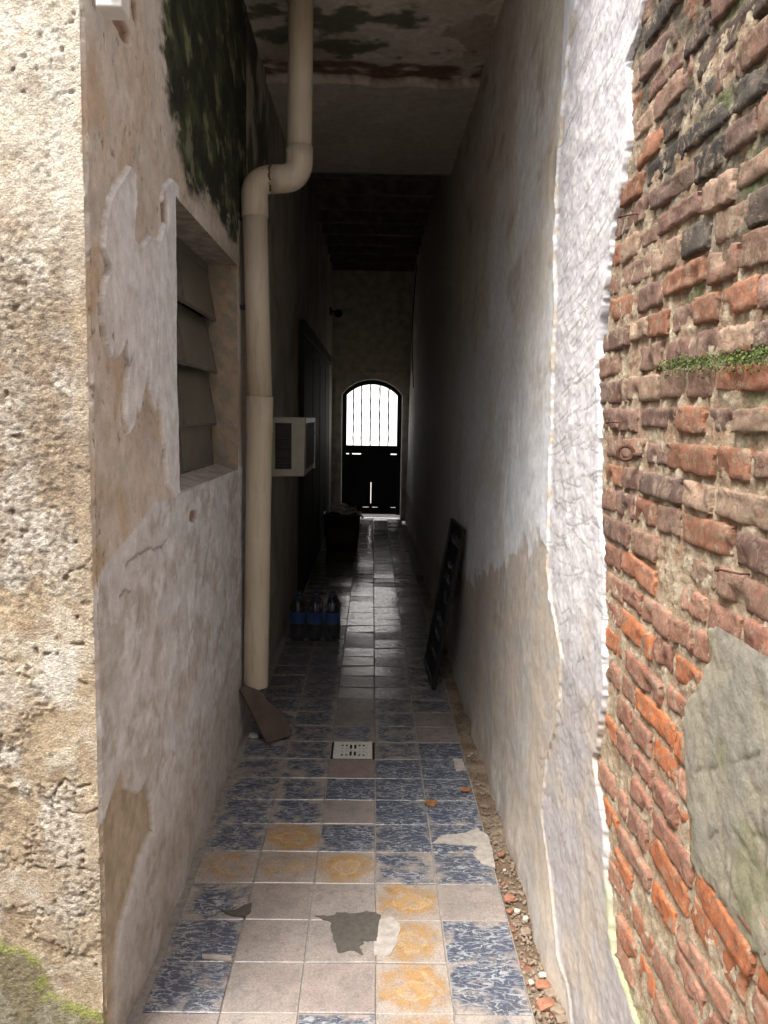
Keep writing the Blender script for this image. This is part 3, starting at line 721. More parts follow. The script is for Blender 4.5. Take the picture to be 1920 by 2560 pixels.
# hatching left by the scratching comb: two families of fine grooves plus single gouges
w = 0.02*fbm(U*6, V*6, 3, 161)
g1 = fbm((U*0.86+V*0.5+w)*12, (V*0.86-U*0.5)*120, 2, 163)
g2 = fbm((U*0.9-V*0.43+w)*10, (V*0.9+U*0.43)*130, 2, 165)
gm = sstep(-0.15, 0.2, fbm(U*4, V*4, 2, 167))
groove = sstep(0.28, 0.42, g1)*gm+sstep(0.30, 0.44, g2)*(1-gm)
sc = np.zeros_like(U)
rg = random.Random(5)
for i in range(520):
    z0 = rg.uniform(0.05, 2.6); yb = float(along(brickedge, z0)); ys = float(along(scratchedge, z0)); y0 = rg.uniform(yb-0.02, max(ys, yb+0.1)+ (0.12 if z0 < 1 else 0.02))
    if z0 > 1.05: an = 0.28*sstep(1.2, 1.9, z0)+rg.gauss(0.06, 0.12); ln = rg.uniform(0.04, 0.22)
    else: an = rg.choice((0.5, 0.7, 1.0, 2.3, 2.5)) + rg.gauss(0, 0.2); ln = rg.uniform(0.02, 0.10)
    if i % 9 == 0: an += rg.uniform(0.8, 2.2); ln *= 0.5
    wd = rg.uniform(0.0028, 0.0046) if z0 > 1.05 else rg.uniform(0.003, 0.0052)
    an = float(an)
    y1, z1 = y0-math.cos(an)*ln, z0+math.sin(an)*ln
    iu = np.where((us > min(y0, y1)-0.006) & (us < max(y0, y1)+0.006))[0]; iv = np.where((vv > min(z0, z1)-0.006) & (vv < max(z0, z1)+0.006))[0]
    if len(iu) < 2 or len(iv) < 2: continue
    sl = np.s_[iu[0]:iu[-1]+1, iv[0]:iv[-1]+1]
    a, b_ = U[sl], V[sl]; ex, ez = y1-y0, z1-z0
    tt = np.clip(((a-y0)*ex+(b_-z0)*ez)/(ex*ex+ez*ez), 0, 1)
    dd_ = np.hypot(a-y0-ex*tt, b_-z0-ez*tt+0.004*np.sin(tt*3))
    sc[sl] = np.maximum(sc[sl], sstep(wd, 0.0008, dd_)*(0.35+0.65*rg.random()))
low = sstep(1.15, 0.85, V+0.2*big)
c = mixc(C3(U.shape, (0.58, 0.565, 0.585)), (0.67, 0.65, 0.65), sstep(-0.2, 0.25, med))
lowc = mixc(C3(U.shape, (0.37, 0.345, 0.34)), (0.42, 0.36, 0.30), sstep(-0.1, 0.25, fbm(U*4, V*5, 6, 171, 0.6)))
c = mixc(c, lowc, low*0.9)
paint = mixc(C3(U.shape, (0.70, 0.71, 0.73)), (0.62, 0.60, 0.565), sstep(-0.05, 0.35, big+0.3*med))
tanedge = np.interp(U, [2.2, 2.42, 2.5, 2.62], [1.0, 1.02, 1.10, 1.20])+0.10*fbm(U*9, V*9, 4, 175)
tan = sstep(0.008, -0.008, V-tanedge)
tanc = mixc(C3(U.shape, (0.47, 0.405, 0.335)), (0.42, 0.39, 0.36), sstep(-0.1, 0.3, fbm(U*3.5, V*6, 6, 177, 0.6)))
paint = mixc(paint, tanc, tan)
c = mixc(c, paint, smooth)
c = mixc(c, (0.45, 0.37, 0.27), np.exp(-(es/0.02)**2)*sstep(-0.1, 0.25, fbm(U*16, V*16, 3, 181))*0.8)
c = mixc(c, (0.27, 0.25, 0.24), np.clip(sc*0.9+groove*0.08*(1-smooth), 0, 0.9))
yg = sstep(0.045, 0.01, eb)*sstep(0.62, 0.35, V+0.1*med)
c = mixc(c, (0.32, 0.33, 0.17), yg*0.75)
h = 0.008*big+0.003*med+0.001*fin
h += (1-smooth)*(0.0005*fin-0.0003*groove-0.004+0.0014*med)-0.0005*sc
h += smooth*(0.004-0.003*tan)
h += 0.004*np.exp(-(es/0.012)**2)*(0.5+med)
h -= 0.05*sstep(0.004, -0.012, eb)
h += 0.02*sstep(0.22, 0.0, V)*(0.6+fbm(U*4, V*3, 3, 185))
grid('scratched_plaster', np.stack([xr(V)-h, U, V], -1), c, 'scratch_plaster', rw, flip=True)
us = np.concatenate([lin(2.62, 4.6, 0.009)[:-1], lin(4.6, 12.9, 0.035)]); vv = np.concatenate([lin(-0.03, 1.5, 0.010)[:-1], lin(1.5, 3.74, 0.018)])
U, V = np.meshgrid(us, vv, indexing='ij')
big = fbm(U*2.5, V*2.5, 4, 151); med = fbm(U*14, V*14, 4, 153)
paint = mixc(C3(U.shape, (0.70, 0.71, 0.73)), (0.62, 0.60, 0.565), sstep(-0.05, 0.35, big+0.3*med))
dk = fbm(U*1.0, V*1.6, 6, 191, 0.6)
paint = mixc(paint, (0.56, 0.485, 0.375), np.clip(0.5+sstep(-0.15, 0.3, dk), 0, 1)*sstep(1.2, 2.4, V+0.25*dk)*0.75)
tanedge = np.interp(U, [2.62, 2.75, 3.2, 4.0, 6], [1.20, 1.12, 0.95, 0.75, 0.4])+0.14*fbm(U*7, V*7, 4, 175)
tan = sstep(0.012, -0.012, V-tanedge)
tanc = mixc(C3(U.shape, (0.46, 0.395, 0.325)), (0.41, 0.38, 0.35), sstep(-0.1, 0.3, fbm(U*3.5, V*6, 6, 177, 0.6)))
paint = mixc(paint, tanc, tan*0.9)
stn = sstep(0.16, 0.36, fbm(U*2.4, V*4.5, 6, 195, 0.6))
paint = mixc(paint, (0.33, 0.28, 0.21), stn*0.55*sstep(1.5, 2.2, V))
deep = sstep(4.8, 7, U)*sstep(11.2, 10.2, U)  # darker stretch stops short of the end: gate light painted in there
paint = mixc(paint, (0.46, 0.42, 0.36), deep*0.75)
h = 0.008*big+0.003*med+0.001+0.001*(1-tan)-0.0015*stn+0.02*sstep(0.22, 0.0, V)*(0.6+fbm(U*4, V*3, 3, 185))
grid('painted_plaster', np.stack([xr(V)-h, U, V], -1), paint, 'plaster', rw, flip=True)

# ---- brick wall in front of the mouth
bw = empty('brick_wall', (xr(0)+0.03, 1.3, 0), 'weathered red brick wall with crumbling sandy mortar', 'wall')
XB = 0.013
us = lin(0.72, 2.02, 0.0055); vv = lin(-0.06, 2.72, 0.0055)
U, V = np.meshgrid(us, vv, indexing='ij')
lump = fbm(U*24, V*28, 4, 201); fin = fbm(U*80, V*80, 3, 203); big = fbm(U*3, V*3, 3, 205)
h = 0.002*big+0.0055*lump+0.0035*fin+0.003*np.abs(fbm(U*50, V*50, 2, 207))-0.002
c = mixc(C3(U.shape, (0.38, 0.295, 0.20)), (0.53, 0.45, 0.335), sstep(-0.05, 0.32, lump+0.4*fin))
c = mixc(c, (0.33, 0.20, 0.13), sstep(0.02, 0.3, fbm(U*14, V*14, 4, 211))*0.65)
darkz = sstep(1.62, 1.95, V+0.25*fbm(U*3, V*3, 3, 213)-0.35*(U-1.4))
c = mixc(c, (0.085, 0.08, 0.062), darkz*sstep(-0.25, 0.2, fbm(U*9, V*9, 4, 215))*0.85)
c = mixc(c, (0.10, 0.125, 0.05), sstep(0.1, 0.35, fbm(U*5, V*8, 4, 217))*sstep(1.4, 1.6, V)*sstep(1.65, 1.45, U)*0.8)
c = mixc(c, (0.30, 0.31, 0.12), sstep(0.05, 0.3, fbm(U*6, V*6, 4, 219))*sstep(0.62, 0.35, V)*0.6)
grid('mortar', np.stack([xr(V)+XB-h, U, V], -1), c, 'mortar', bw, flip=True)
m = MB(); m.box((xr(0)+0.045, -2.4, -0.1), (0.95, 0.73, 4.4)); m.box((xr(2.7)+0.03, 0.72, 2.70), (0.95, Y0+0.06, 4.4)); m.box((xr(2.7)+0.06, 0.72, -0.1), (0.95, 13.0, 4.3))
m.build('wall_core', 'pale_render', bw)

patch_poly = [(p.y, p.z) for p in (on_right(u, v, 0.0) for u, v in ((1754, 1608), (1751, 1666), (1716, 1724), (1689, 1781), (1685, 1859), (1697, 1920), (1708, 2036), (1712, 2144), (1743, 2229), (1781, 2267), (1859, 2383), (1920, 2460), (2150, 2750), (2600, 2300), (2300, 1850), (1920, 1627), (1839, 1565), (1793, 1535), (1758, 1558)))]
def brick_mesh(L, H, D, seed):
    rg_ = np.random.RandomState(seed)
    a = np.array([-1, -.94, -.8, -.62, -.45, -.28, -.1, .08, .25, .42, .6, .78, .93, 1]); b_ = np.array([-1, -.86, -.55, -.18, .2, .55, .85, 1]); nu, nv = len(a), len(b_)
    A, B = np.meshgrid(a, b_, indexing='ij')
    ox = rg_.uniform(0, 50)
    rnd = (1-np.abs(A)**40)*(1-np.abs(B)**26)
    relief = 0.0035*fbm(A*1.6+ox, B*1.1+ox*0.3, 3, seed % 40)+0.0016*fbm(A*L*70+ox, B*H*70+ox, 3, 7, 0.6)+0.0008*rg_.randn(nu, nv)
    for _ in range(rg_.randint(0, 3)):      # chipped corners and edges
        ca, cb = rg_.uniform(-1, 1), rg_.choice((-1, -0.9, 1)); q = np.hypot((A-ca)*L/0.05, (B-cb)*H/0.05)
        relief -= rg_.uniform(0.003, 0.010)*np.clip((1.15-q)*2.2, 0, 1)
    x = -(D*0.5+relief*1.0-0.0035*(1-rnd)*(0.3+1.2*rg_.rand(nu, nv)))
    skew = rg_.uniform(-0.05, 0.05)
    yy = A*L/2*(1-0.02*np.abs(B)**5)+0.006*fbm(A*0.5+ox, B*2, 3, 3)*np.abs(A)**4
    zz = B*H/2*(1-0.05*np.abs(A)**8)+0.0045*fbm(A*L*26+ox, B*0.4+ox, 3, 4)*np.abs(B)**3+skew*A*H*0.5
    vs_ = [(x[i, j], yy[i, j], zz[i, j]) for i in range(nu) for j in range(nv)]
    fs_ = [(i*nv+j, i*nv+j+1, (i+1)*nv+j+1, (i+1)*nv+j) for i in range(nu-1) for j in range(nv-1)]
    per = [(i, 0) for i in range(nu)]+[(nu-1, j) for j in range(1, nv)]+[(i, nv-1) for i in range(nu-2, -1, -1)]+[(0, j) for j in range(nv-2, 0, -1)]
    b0 = len(vs_)
    for i, j in per: vs_.append((D*0.5, yy[i, j], zz[i, j]))
    n = len(per)
    for k in range(n):
        i, j = per[k]; i2, j2 = per[(k+1) % n]
        fs_.append((i*nv+j, i2*nv+j2, b0+(k+1) % n, b0+k))
    me = bpy.data.meshes.new('brick'); me.from_pydata(vs_, [], fs_)
    nfr = (nu-1)*(nv-1)
    for i_, p in enumerate(me.polygons): p.use_smooth = i_ < nfr
    bm = bmesh.new(); bm.from_mesh(me); bmesh.ops.recalc_face_normals(bm, faces=bm.faces); bm.to_mesh(me); bm.free()
    me.materials.append(MATS['brick'])
    return me
rng = random.Random(21)
PITCHZ = 0.0615
def brick_colour(y, z):
    dark = 0.55 if (z > 1.78-0.35*(1.5-y) and y < 1.75) else (0.14 if z > 1.72 else 0.0)
    k = rng.random(); j = rng.uniform(0.8, 1.2)
    if k < dark: q = rng.choice(((0.050, 0.045, 0.042), (0.075, 0.066, 0.056), (0.10, 0.075, 0.062)))
    elif z > 1.25:
        q = rng.choice(((0.225, 0.125, 0.09), (0.19, 0.105, 0.085), (0.26, 0.155, 0.115), (0.30, 0.13, 0.075), (0.165, 0.105, 0.09), (0.33, 0.225, 0.16)))
    else:
        q = rng.choice(((0.33, 0.135, 0.075), (0.38, 0.125, 0.05), (0.31, 0.155, 0.105), (0.27, 0.13, 0.09), (0.36, 0.19, 0.13), (0.42, 0.13, 0.045), (0.25, 0.11, 0.075)))
    w_ = 1.06 if z < 1.15 else 0.96
    m_ = 0.08 if q[0] > 0.1 else 0.04       # dusted with sandy mortar
    return (q[0]*j*w_*(1-m_)+0.42*m_, q[1]*j*w_*(1-m_)+0.33*m_, q[2]*j*w_*(1-m_)+0.24*m_, 1)
bricks = []
z = 0.015
seed = 0
while z < 2.68:
    hb = rng.uniform(0.045, 0.052)
    y = 0.78-rng.uniform(0, 0.2)
    wob = rng.uniform(-0.003, 0.003)
    zc = z+hb/2
    edge = float(along(brickedge, zc))
    while y < edge+0.06:
        L_ = rng.choice((0.108, 0.112, 0.118, 0.205, 0.215, 0.15, 0.09, 0.122))
        yc = y+L_/2
        if yc > 0.80 and yc < edge+0.004:
            zz = zc+wob*math.sin(yc*5)+rng.uniform(-0.004, 0.004)
            dpp = float(sdf(np.array([yc]), np.array([zz]), patch_poly)[0])
            if dpp < 0.05 and rng.random() > 0.05:
                seed += 1
                me = brick_mesh(L_-0.002, hb*(rng.uniform(0.7, 0.9) if rng.random() < 0.22 else 1), 0.05, seed)
                prot = rng.choice((0.005, 0.006, 0.008, 0.007, 0.009, 0.004, 0.001))
                if y+L_ > edge+0.012: prot = 0.001      # runs in behind the plaster
                o = link('brick', me, None, bw, (xr(zz)+XB+0.025-prot, yc, zz))
                o.rotation_euler = (rng.gauss(0, 0.018), 0, rng.gauss(0, 0.02))
                o.color = brick_colour(yc, zz)
                bricks.append(o)
        y += L_+rng.uniform(0.009, 0.018)
    z += PITCHZ+rng.uniform(-0.003, 0.003)
print('BRICKS', len(bricks))
# smear of grey cement over the lower bricks
us = lin(0.70, 1.62, 0.0055); vv = lin(-0.04, 1.20, 0.0055)
U, V = np.meshgrid(us, vv, indexing='ij')
dp = sdf(U+0.035*fbm(U*14, V*14, 5, 231, 0.6), V+0.035*fbm(U*14, V*14, 5, 233, 0.6), patch_poly)
big = fbm(U*4, V*4, 4, 235); med = fbm(U*15, V*15, 4, 237); fin = fbm(U*60, V*60, 3, 239)
gr = sstep(0.30, 0.42, fbm((U*0.7+V*0.7)*8, (V*0.7-U*0.7)*70, 2, 241))+sstep(0.33, 0.45, fbm((U*0.9-V*0.3)*8, (V*0.9+U*0.3)*80, 2, 243))
h = 0.0105+0.008*big+0.003*med+0.001*fin-0.0006*gr-0.04*sstep(0.006, -0.010, dp)-0.004*sstep(0.05, 0.0, dp)
c = mixc(C3(U.shape, (0.30, 0.27, 0.205)), (0.25, 0.235, 0.195), sstep(-0.2, 0.3, big+0.4*med))
sg_ = []
rg = random.Random(31)
for i in range(90):
    a0, b0 = rg.uniform(0.85, 1.5), rg.uniform(0.0, 1.05); an = rg.choice((0.3, 0.5, 2.6, 2.4, 1.2))+rg.gauss(0, .2); ln = rg.uniform(0.03, 0.12)
    sg_.append([(a0, b0), (a0+math.cos(an)*ln, b0+math.sin(an)*ln)])
ck = carve(us, vv, U, V, sg_, 0.002, 0.0045, 9)*(0.4+0.6*sstep(-.2, .2, med)); h -= 0.0025*ck
c = mixc(c, (0.10, 0.09, 0.07), np.clip(ck*0.7+gr*0.08, 0, 0.8))
c = mixc(c, (0.16, 0.17, 0.08), sstep(0.1, 0.35, fbm(U*6, V*6, 4, 245))*0.5)
grid('cement_patch', np.stack([xr(V)+XB-h, U, V], -1), c, 'cement', bw, keep=(dp > -0.03), flip=True)

# moss on the ledges of the brick wall
def moss(name, line, n, seed, label):
    rg_ = random.Random(seed); m = MB()
    for i in range(n):
        t_ = rg_.random(); k = min(int(t_*(len(line)-1)), len(line)-2); f_ = t_*(len(line)-1)-k
        p = Vector(line[k]).lerp(Vector(line[k+1]), f_)+Vector((rg_.uniform(-0.010, 0.006), rg_.gauss(0, 0.03), rg_.gauss(0, 0.006)-(0.02*rg_.random() if rg_.random() < .3 else 0)))
        s = rg_.uniform(0.0014, 0.0036)
        a_ = Vector((rg_.gauss(0, 1), rg_.gauss(0, 1), rg_.gauss(0, 1))).normalized(); b_ = a_.orthogonal().normalized(); d_ = a_.cross(b_)
        m.add([p+b_*s, p+d_*s*0.5+a_*s*0.3, p-b_*s, p-d_*s*0.5-a_*s*0.2], [(0, 1, 2, 3)])
    tag(m.build(name, 'moss'), label, 'moss', kind='stuff')
zm = on_right(1700, 915, XB).z
moss('moss', [(xr(zm)+XB-0.010, y, on_right(1640, 925, XB).z+0.004*math.sin(y*9)) for y in np.linspace(1.1, 1.58, 8)], 1500, 3, 'bright green moss on a ledge halfway up the brick wall')

# ================================================================== far end
ew = empty('end_wall', (0, YE, 0), 'dark plaster wall with an arched doorway closing the passage', 'wall')
GX, GH, GS, GT = -0.010, 0.450, 1.83, 2.06
def arch(hw, zs, zt_, n=14):
    rise = zt_-zs; rad = (hw*hw+rise*rise)/(2*rise); cz = zt_-rad; a0 = math.asin(hw/rad)
    return [(GX+rad*math.sin(-a0+2*a0*i/n), cz+rad*math.cos(-a0+2*a0*i/n)) for i in range(n+1)]
A = arch(GH, GS, GT)
m = MB(); TW = 0.30
for y in (YE, YE+TW):
    v0 = []; f0 = []
    pts = [(-2.6, -0.05), (A[0][0], -0.05), (A[0][0], GS)]
    v0 = [(-2.6, y, -0.05), (A[0][0], y, -0.05), (A[0][0], y, 3.9), (-2.6, y, 3.9), (A[-1][0], y, -0.05), (0.95, y, -0.05), (0.95, y, 3.9), (A[-1][0], y, 3.9)]
    f0 = [(0, 1, 2, 3), (4, 5, 6, 7)]
    m.add(v0, f0)
    for i in range(len(A)-1):
        (xa, za), (xb, zb) = A[i], A[i+1]
        m.add([(xa, y, za), (xb, y, zb), (xb, y, 3.9), (xa, y, 3.9)], [(0, 1, 2, 3)])
full = [(A[0][0], -0.05)]+A+[(A[-1][0], -0.05)]
for (xa, za), (xb, zb) in zip(full[:-1], full[1:]):
    m.add([(xa, YE, za), (xb, YE, zb), (xb, YE+TW, zb), (xa, YE+TW, za)], [(0, 1, 2, 3)])
plain('old_plaster', (0.55, 0.51, 0.44), 0.9, 0.35, 9, bump=0.004)
m.build('plaster_face', 'old_plaster', ew)
m = MB(); m.box((-0.56, YE-0.025, 2.13), (0.53, YE-0.001, 2.18)); m.build('ledge', 'old_plaster', ew, 0.006)
for sx_ in (-1, 1):
    m = MB(); x0 = GX+sx_*(GH+0.012); m.box((min(x0, x0+sx_*0.085), YE-0.02, 0.0), (max(x0, x0+sx_*0.085), YE-0.001, 2.128)); m.build('pilaster', 'old_plaster', ew, 0.006)

gate = empty('iron_gate', (GX, YE+0.15, 0), 'black arched iron gate with a barred opening glowing white at the passage end', 'gate')
gy = YE+0.15
O_ = arch(GH-0.004, GS, GT-0.004); I_ = arch(0.378, GS-0.005, 1.985)
fr_o = [(O_[0][0], 1.0)]+O_+[(O_[-1][0], 1.0)]; fr_i = [(I_[0][0], 1.0)]+I_+[(I_[-1][0], 1.0)]
m = MB()
for k in range(len(fr_o)-1):
    (a0, a1), (b0, b1), (c0, c1), (d0, d1) = fr_o[k], fr_o[k+1], fr_i[k+1], fr_i[k]
    m.prism([(a0, gy-0.025, a1), (b0, gy-0.025, b1), (c0, gy-0.025, c1), (d0, gy-0.025, d1)], (0, 0.05, 0))
m.build('arch_frame', 'iron', gate)
for s_ in (-1, 1):
    m = MB(); xa, xb = GX+s_*0.380, GX+s_*0.446
    m.box((min(xa, xb), gy-0.025, 0.03), (max(xa, xb), gy+0.025, 1.0)); m.build('stile', 'iron', gate)
m = MB(); m.box((GX-0.380, gy-0.024, 0.955), (GX+0.380, gy+0.024, 1.075)); m.build('rail', 'iron', gate, 0.004)
for i, xb in enumerate((-0.290, -0.168, -0.033, 0.105, 0.238)):
    ztop = float(np.interp(xb, [p[0] for p in I_], [p[1] for p in I_]))
    rg = random.Random(i); pts = []
    for k in range(16):
        z_ = 1.07+(ztop-1.065)*k/15; pts.append((xb+0.0025*math.sin(k*1.9+i), gy+0.0025*math.cos(k*1.9), z_))
    m = MB(); m.tube(pts, [0.0085+0.002*(k % 3) for k in range(16)], 8); m.build('bar', 'iron', gate)
for (xa, xb, za, zb) in ((-0.378, -0.006, 0.145, 0.940), (0.004, 0.378, 0.145, 0.940)):
    m = MB(); m.box((GX+xa, gy-0.014, za), (GX+xb, gy+0.014, zb)); pn = m.build('panel', 'iron', gate, 0.003)
    m = MB(); m.box((GX+xa+0.05, gy-0.020, za+0.06), (GX+xb-0.05, gy-0.0135, zb-0.08)); m.build('raised_field', 'iron', pn, 0.003)
m = MB(); m.box((GX-0.379, gy-0.016, 0.035), (GX+0.379, gy+0.016, 0.137)); m.build('kick_plate', 'iron', gate, 0.003)
for xa, xb in ((-0.34, -0.29), (-0.16, 0.29)):
    m = MB(); m.box((GX+xa, gy-0.0155, 0.936), (GX+xb, gy+0.0155, 0.957)); m.build('cover_strip', 'iron', gate)
for bx_ in (((GX-0.018, gy-0.018, 0.52), (GX+0.018, gy+0.018, 0.944)), ((GX-0.03, gy-0.0175, 0.13), (GX+0.02, gy+0.0175, 0.20)), ((GX-0.3785, gy-0.0175, 0.13), (GX-0.12, gy+0.0175, 0.149)), ((GX+0.10, gy-0.0175, 0.13), (GX+0.30, gy+0.0175, 0.149)), ((GX-0.384, gy-0.0178, 0.14), (GX-0.372, gy+0.0178, 0.945)), ((GX+0.372, gy-0.0178, 0.14), (GX+0.384, gy+0.0178, 0.945))):
    m = MB(); m.box(*bx_); m.build('cover_strip', 'iron', gate)
m = MB(); m.box((GX+0.06, gy-0.04, 0.975), (GX+0.17, gy-0.0245, 1.02)); m.build('lock_box', 'iron', gate, 0.003)

pv = MB(); pv.box((-60, 13.2, -0.118), (60, 60, -0.03)); tag(pv.build('street', 'pale_cement'), kind='structure')
hs = empty('house', (0, 21, -0.03), 'white house front added across the street to whiten the gate opening', 'building')  # added bright backdrop that makes the gate opening white
m = MB(); m.box((-9, 21, -0.03), (9, 29, 7.0)); m.build('wall', 'white_wall', hs)
m = MB(); m.box((-9.1, 20.85, 6.6), (9.1, 20.999, 7.1)); m.build('cornice', 'white_wall', hs)
# unseen other walls of the small courtyard, built to shade out low sky light
m = MB(); m.box((-2.85, -2.6, -0.1), (0.96, -2.4, 3.6)); tag(m.build('courtyard_wall', 'pale_render'), 'unseen plain sand coloured courtyard wall behind the camera, blocking low sky light', 'wall')
m = MB(); m.box((-2.85, -2.39, -0.1), (-2.61, Y0+0.2, 3.6)); tag(m.build('courtyard_wall', 'pale_render'), 'unseen plain sand coloured courtyard wall left of the rough render, blocking low sky light', 'wall')

# ================================================================== things
# ---- drain pipe
PY = 3.85
pp = empty('drain_pipe', (-0.53, PY, 0.24), 'thick cream plastic drain pipe with an elbow, hung on the left wall', 'pipe')
r_ = 0.0545
top = Vector((-0.333, PY, 3.40)); e1 = Vector((-0.338, PY, 2.552)); e2 = Vector((-0.537, PY, 2.540)); j_ = Vector((-0.512, PY, 1.56)); bt = Vector((-0.533, PY, 0.243))
def elbow(a, c, b_, r=0.075, n=9):
    """arc of points rounding corner c between a and b_"""
    d1 = (a-c).normalized(); d2 = (b_-c).normalized(); p1 = c+d1*r; p2 = c+d2*r; out = []
    for i in range(n+1):
        t_ = i/n; out.append(p1*(1-t_)**2+c*2*t_*(1-t_)+p2*t_**2)
    return p1, p2, out
p1, p2, arc1 = elbow(top, e1, e2); q1, q2, arc2 = elbow(e1, e2, j_)
m = MB(); m.tube([top, p1], r_, 28); m.build('upper_pipe', 'pvc', pp)
m = MB(); u_ = (top-e1).normalized(); m.tube([p1+u_*0.055, p1+u_*0.002]+arc1+[p2+(p2-e1).normalized()*0.05], r_+0.0055, 28); el = m.build('elbow', 'pvc', pp)
m = MB(); m.tube([p2, q1], r_, 28); m.build('cross_pipe', 'pvc', pp)
m = MB(); w_ = (q2-e2).normalized(); m.tube([q1+(q1-e2).normalized()*0.012]+arc2+[q2+w_*0.085], r_+0.005, 28); m.build('elbow', 'pvc', pp)
m = MB(); m.tube([q2+w_*0.02, j_], r_, 28); m.build('middle_pipe', 'pvc', pp)
dn = (bt-j_).normalized()
m = MB(); m.tube([j_-dn*0.035, j_-dn*0.034, j_+dn*0.12, j_+dn*0.13, bt], [r_+0.001, r_+0.0055, r_+0.0055, r_+0.0035, r_+0.0035], 28, caps=False); m.tube([j_-dn*0.02, bt], r_-0.004, 28, caps=False)
nr = 28
lp = m.build('lower_pipe', 'pvc', pp)
m = MB(); m.tube([bt-dn*0.002, bt-dn*0.0015], [r_+0.0034, r_-0.004], 28, caps=False); m.build('mouth_rim', 'pvc', pp)
# dirt caked in the cracked joint of the elbow
k = Nt('caked_dirt', 0.95); co = k.coord(); k.base(k.mix(k.mapr(k.noise(co, 90, 4), .35, .65), (0.05, 0.03, 0.015), (0.20, 0.12, 0.05)))
m = MB(); rg = random.Random(2)
cxp = p2+(p2-e1).normalized()*0.05
for i in range(46):
    a_ = rg.uniform(math.pi*0.55, math.pi*1.25)
    rr_ = r_+0.0045
    p = cxp+Vector((rg.gauss(0, 0.0012), -math.sin(a_-math.pi/2+0.2)*rr_ if False else -abs(math.sin(a_))*rr_ , math.cos(a_)*rr_))
    p = Vector((cxp.x+rg.gauss(0, 0.0025), PY-rr_*math.cos(rg.uniform(-0.9, 1.2)), 0)); 
    th = rg.uniform(-1.1, 0.9); p.y = PY-rr_*math.cos(th); p.z = cxp.z+rr_*math.sin(th)
    s = rg.uniform(0.002, 0.0055)
    m.obox(p, Vector((s*0.6, 0, 0)), Vector((0, s*0.3, 0)), Vector((0, 0, s*1.6)))
m.build('caked_dirt', 'caked_dirt', el)
m = MB(); m.box((XL-0.005, PY-0.012, 1.98), (-0.575, PY+0.012, 2.0))
m.build('bracket', 'iron', pp)

# ---- window air conditioner
ac = empty('air_conditioner', (XL, 4.13, 1.21), 'beige window air conditioner sticking out of the left wall behind the pipe', 'air conditioner')
AX = -0.327; ay0, ay1 = 4.13, 4.74
m = MB()
prof = [(XL-0.05, 1.503), (AX, 1.503), (AX-0.006, 1.215), (XL-0.05, 1.205)]
m.prism([(x, ay0, z_) for x, z_ in prof], (0, ay1-ay0, 0)); m.build('case', 'ac_case', ac, 0.006)
m = MB(); m.box((-0.475, ay0-0.004, 1.250), (-0.395, ay0+0.001, 1.475)); vt = m.build('vent', 'ac_dark', ac)
for i in range(15):
    z_ = 1.256+i*0.0153
    m = MB(); m.obox((-0.435, ay0-0.006, z_), Vector((0.039, 0, 0)), Vector((0, 0.003, 0.002)), Vector((0, -0.0006, 0.0012))); m.build('slat', 'ac_dark', vt)
m = MB(); m.box((AX-0.004, ay0+0.05, 1.25), (AX+0.003, ay1-0.04, 1.475)); cl = m.build('condenser_grille', 'ac_dark', ac)
for i in range(9):
    z_ = 1.262+i*0.025
    m = MB(); m.box((AX+0.002, ay0+0.06, z_), (AX+0.006, ay1-0.05, z_+0.006)); m.build('fin', 'ac_dark', cl)
m = MB(); m.box((AX-0.002, ay0+0.03, 1.478), (AX+0.007, ay1-0.01, 1.500)); m.box((AX-0.002, ay1-0.03, 1.22), (AX+0.007, ay1-0.01, 1.4785)); m.build('edge_flange', 'aluminium', ac)

# ---- crate of cords
CY = 9.2
cr_ = empty('plastic_crate', (-0.325, CY+0.17, 0), 'dark brown plastic crate on the floor heaped with grey cords', 'crate')
def rrect(cx, cy, hx, hy, r, n=5):
    out = []
    for sx_, sy_, a0 in ((1, 1, 0), (-1, 1, 90), (-1, -1, 180), (1, -1, 270)):
        for k in range(n+1):
            a_ = R(a0+90*k/n); out.append((cx+sx_*(hx-r)+r*math.cos(a_), cy+sy_*(hy-r)+r*math.sin(a_)))
    return out
m = MB(); rings = []
prof = [(0.155, 0.125, 0.002), (0.172, 0.142, 0.010), (0.190, 0.155, 0.20), (0.200, 0.163, 0.40), (0.212, 0.175, 0.405), (0.212, 0.175, 0.432), (0.198, 0.161, 0.432), (0.186, 0.15, 0.20), (0.165, 0.135, 0.02)]
for hx, hy, z_ in prof: rings.append([(x, y, z_) for x, y in rrect(-0.325, CY+0.17, hx, hy, 0.05)])
n = len(rings[0]); vs_ = [p for r_i in rings for p in r_i]
fs_ = [(i*n+k, i*n+(k+1) % n, (i+1)*n+(k+1) % n, (i+1)*n+k) for i in range(len(rings)-1) for k in range(n)]+[tuple(range(n)), tuple(range((len(rings)-1)*n, len(rings)*n))]
m.add(vs_, fs_, True); m.build('tub', 'crate_plastic', cr_)
for sx_ in (-0.09, 0.09):
    m = MB(); m.tube([(-0.325+sx_-0.03, CY+0.004, 0.365), (-0.325+sx_-0.026, CY-0.016, 0.335), (-0.325+sx_+0.026, CY-0.016, 0.335), (-0.325+sx_+0.03, CY+0.004, 0.365)], 0.006, 8); m.build('handle', 'crate_plastic', cr_)
m = MB(); rg = random.Random(8)
for i in range(7):
    c0 = Vector((-0.325+rg.uniform(-0.08, 0.06), CY+0.16+rg.uniform(-0.05, 0.05), 0.425+0.012*i)); ra = rg.uniform(0.06, 0.10)
    pts = [c0+Vector((ra*math.cos(t_)*1.1, ra*math.sin(t_)*0.8, 0.012*math.sin(2*t_+i)+0.05*max(0, math.sin(t_*0.5+i)))) for t_ in np.linspace(0, 7.5, 30)]
    m.tube(pts, 0.0095, 6)
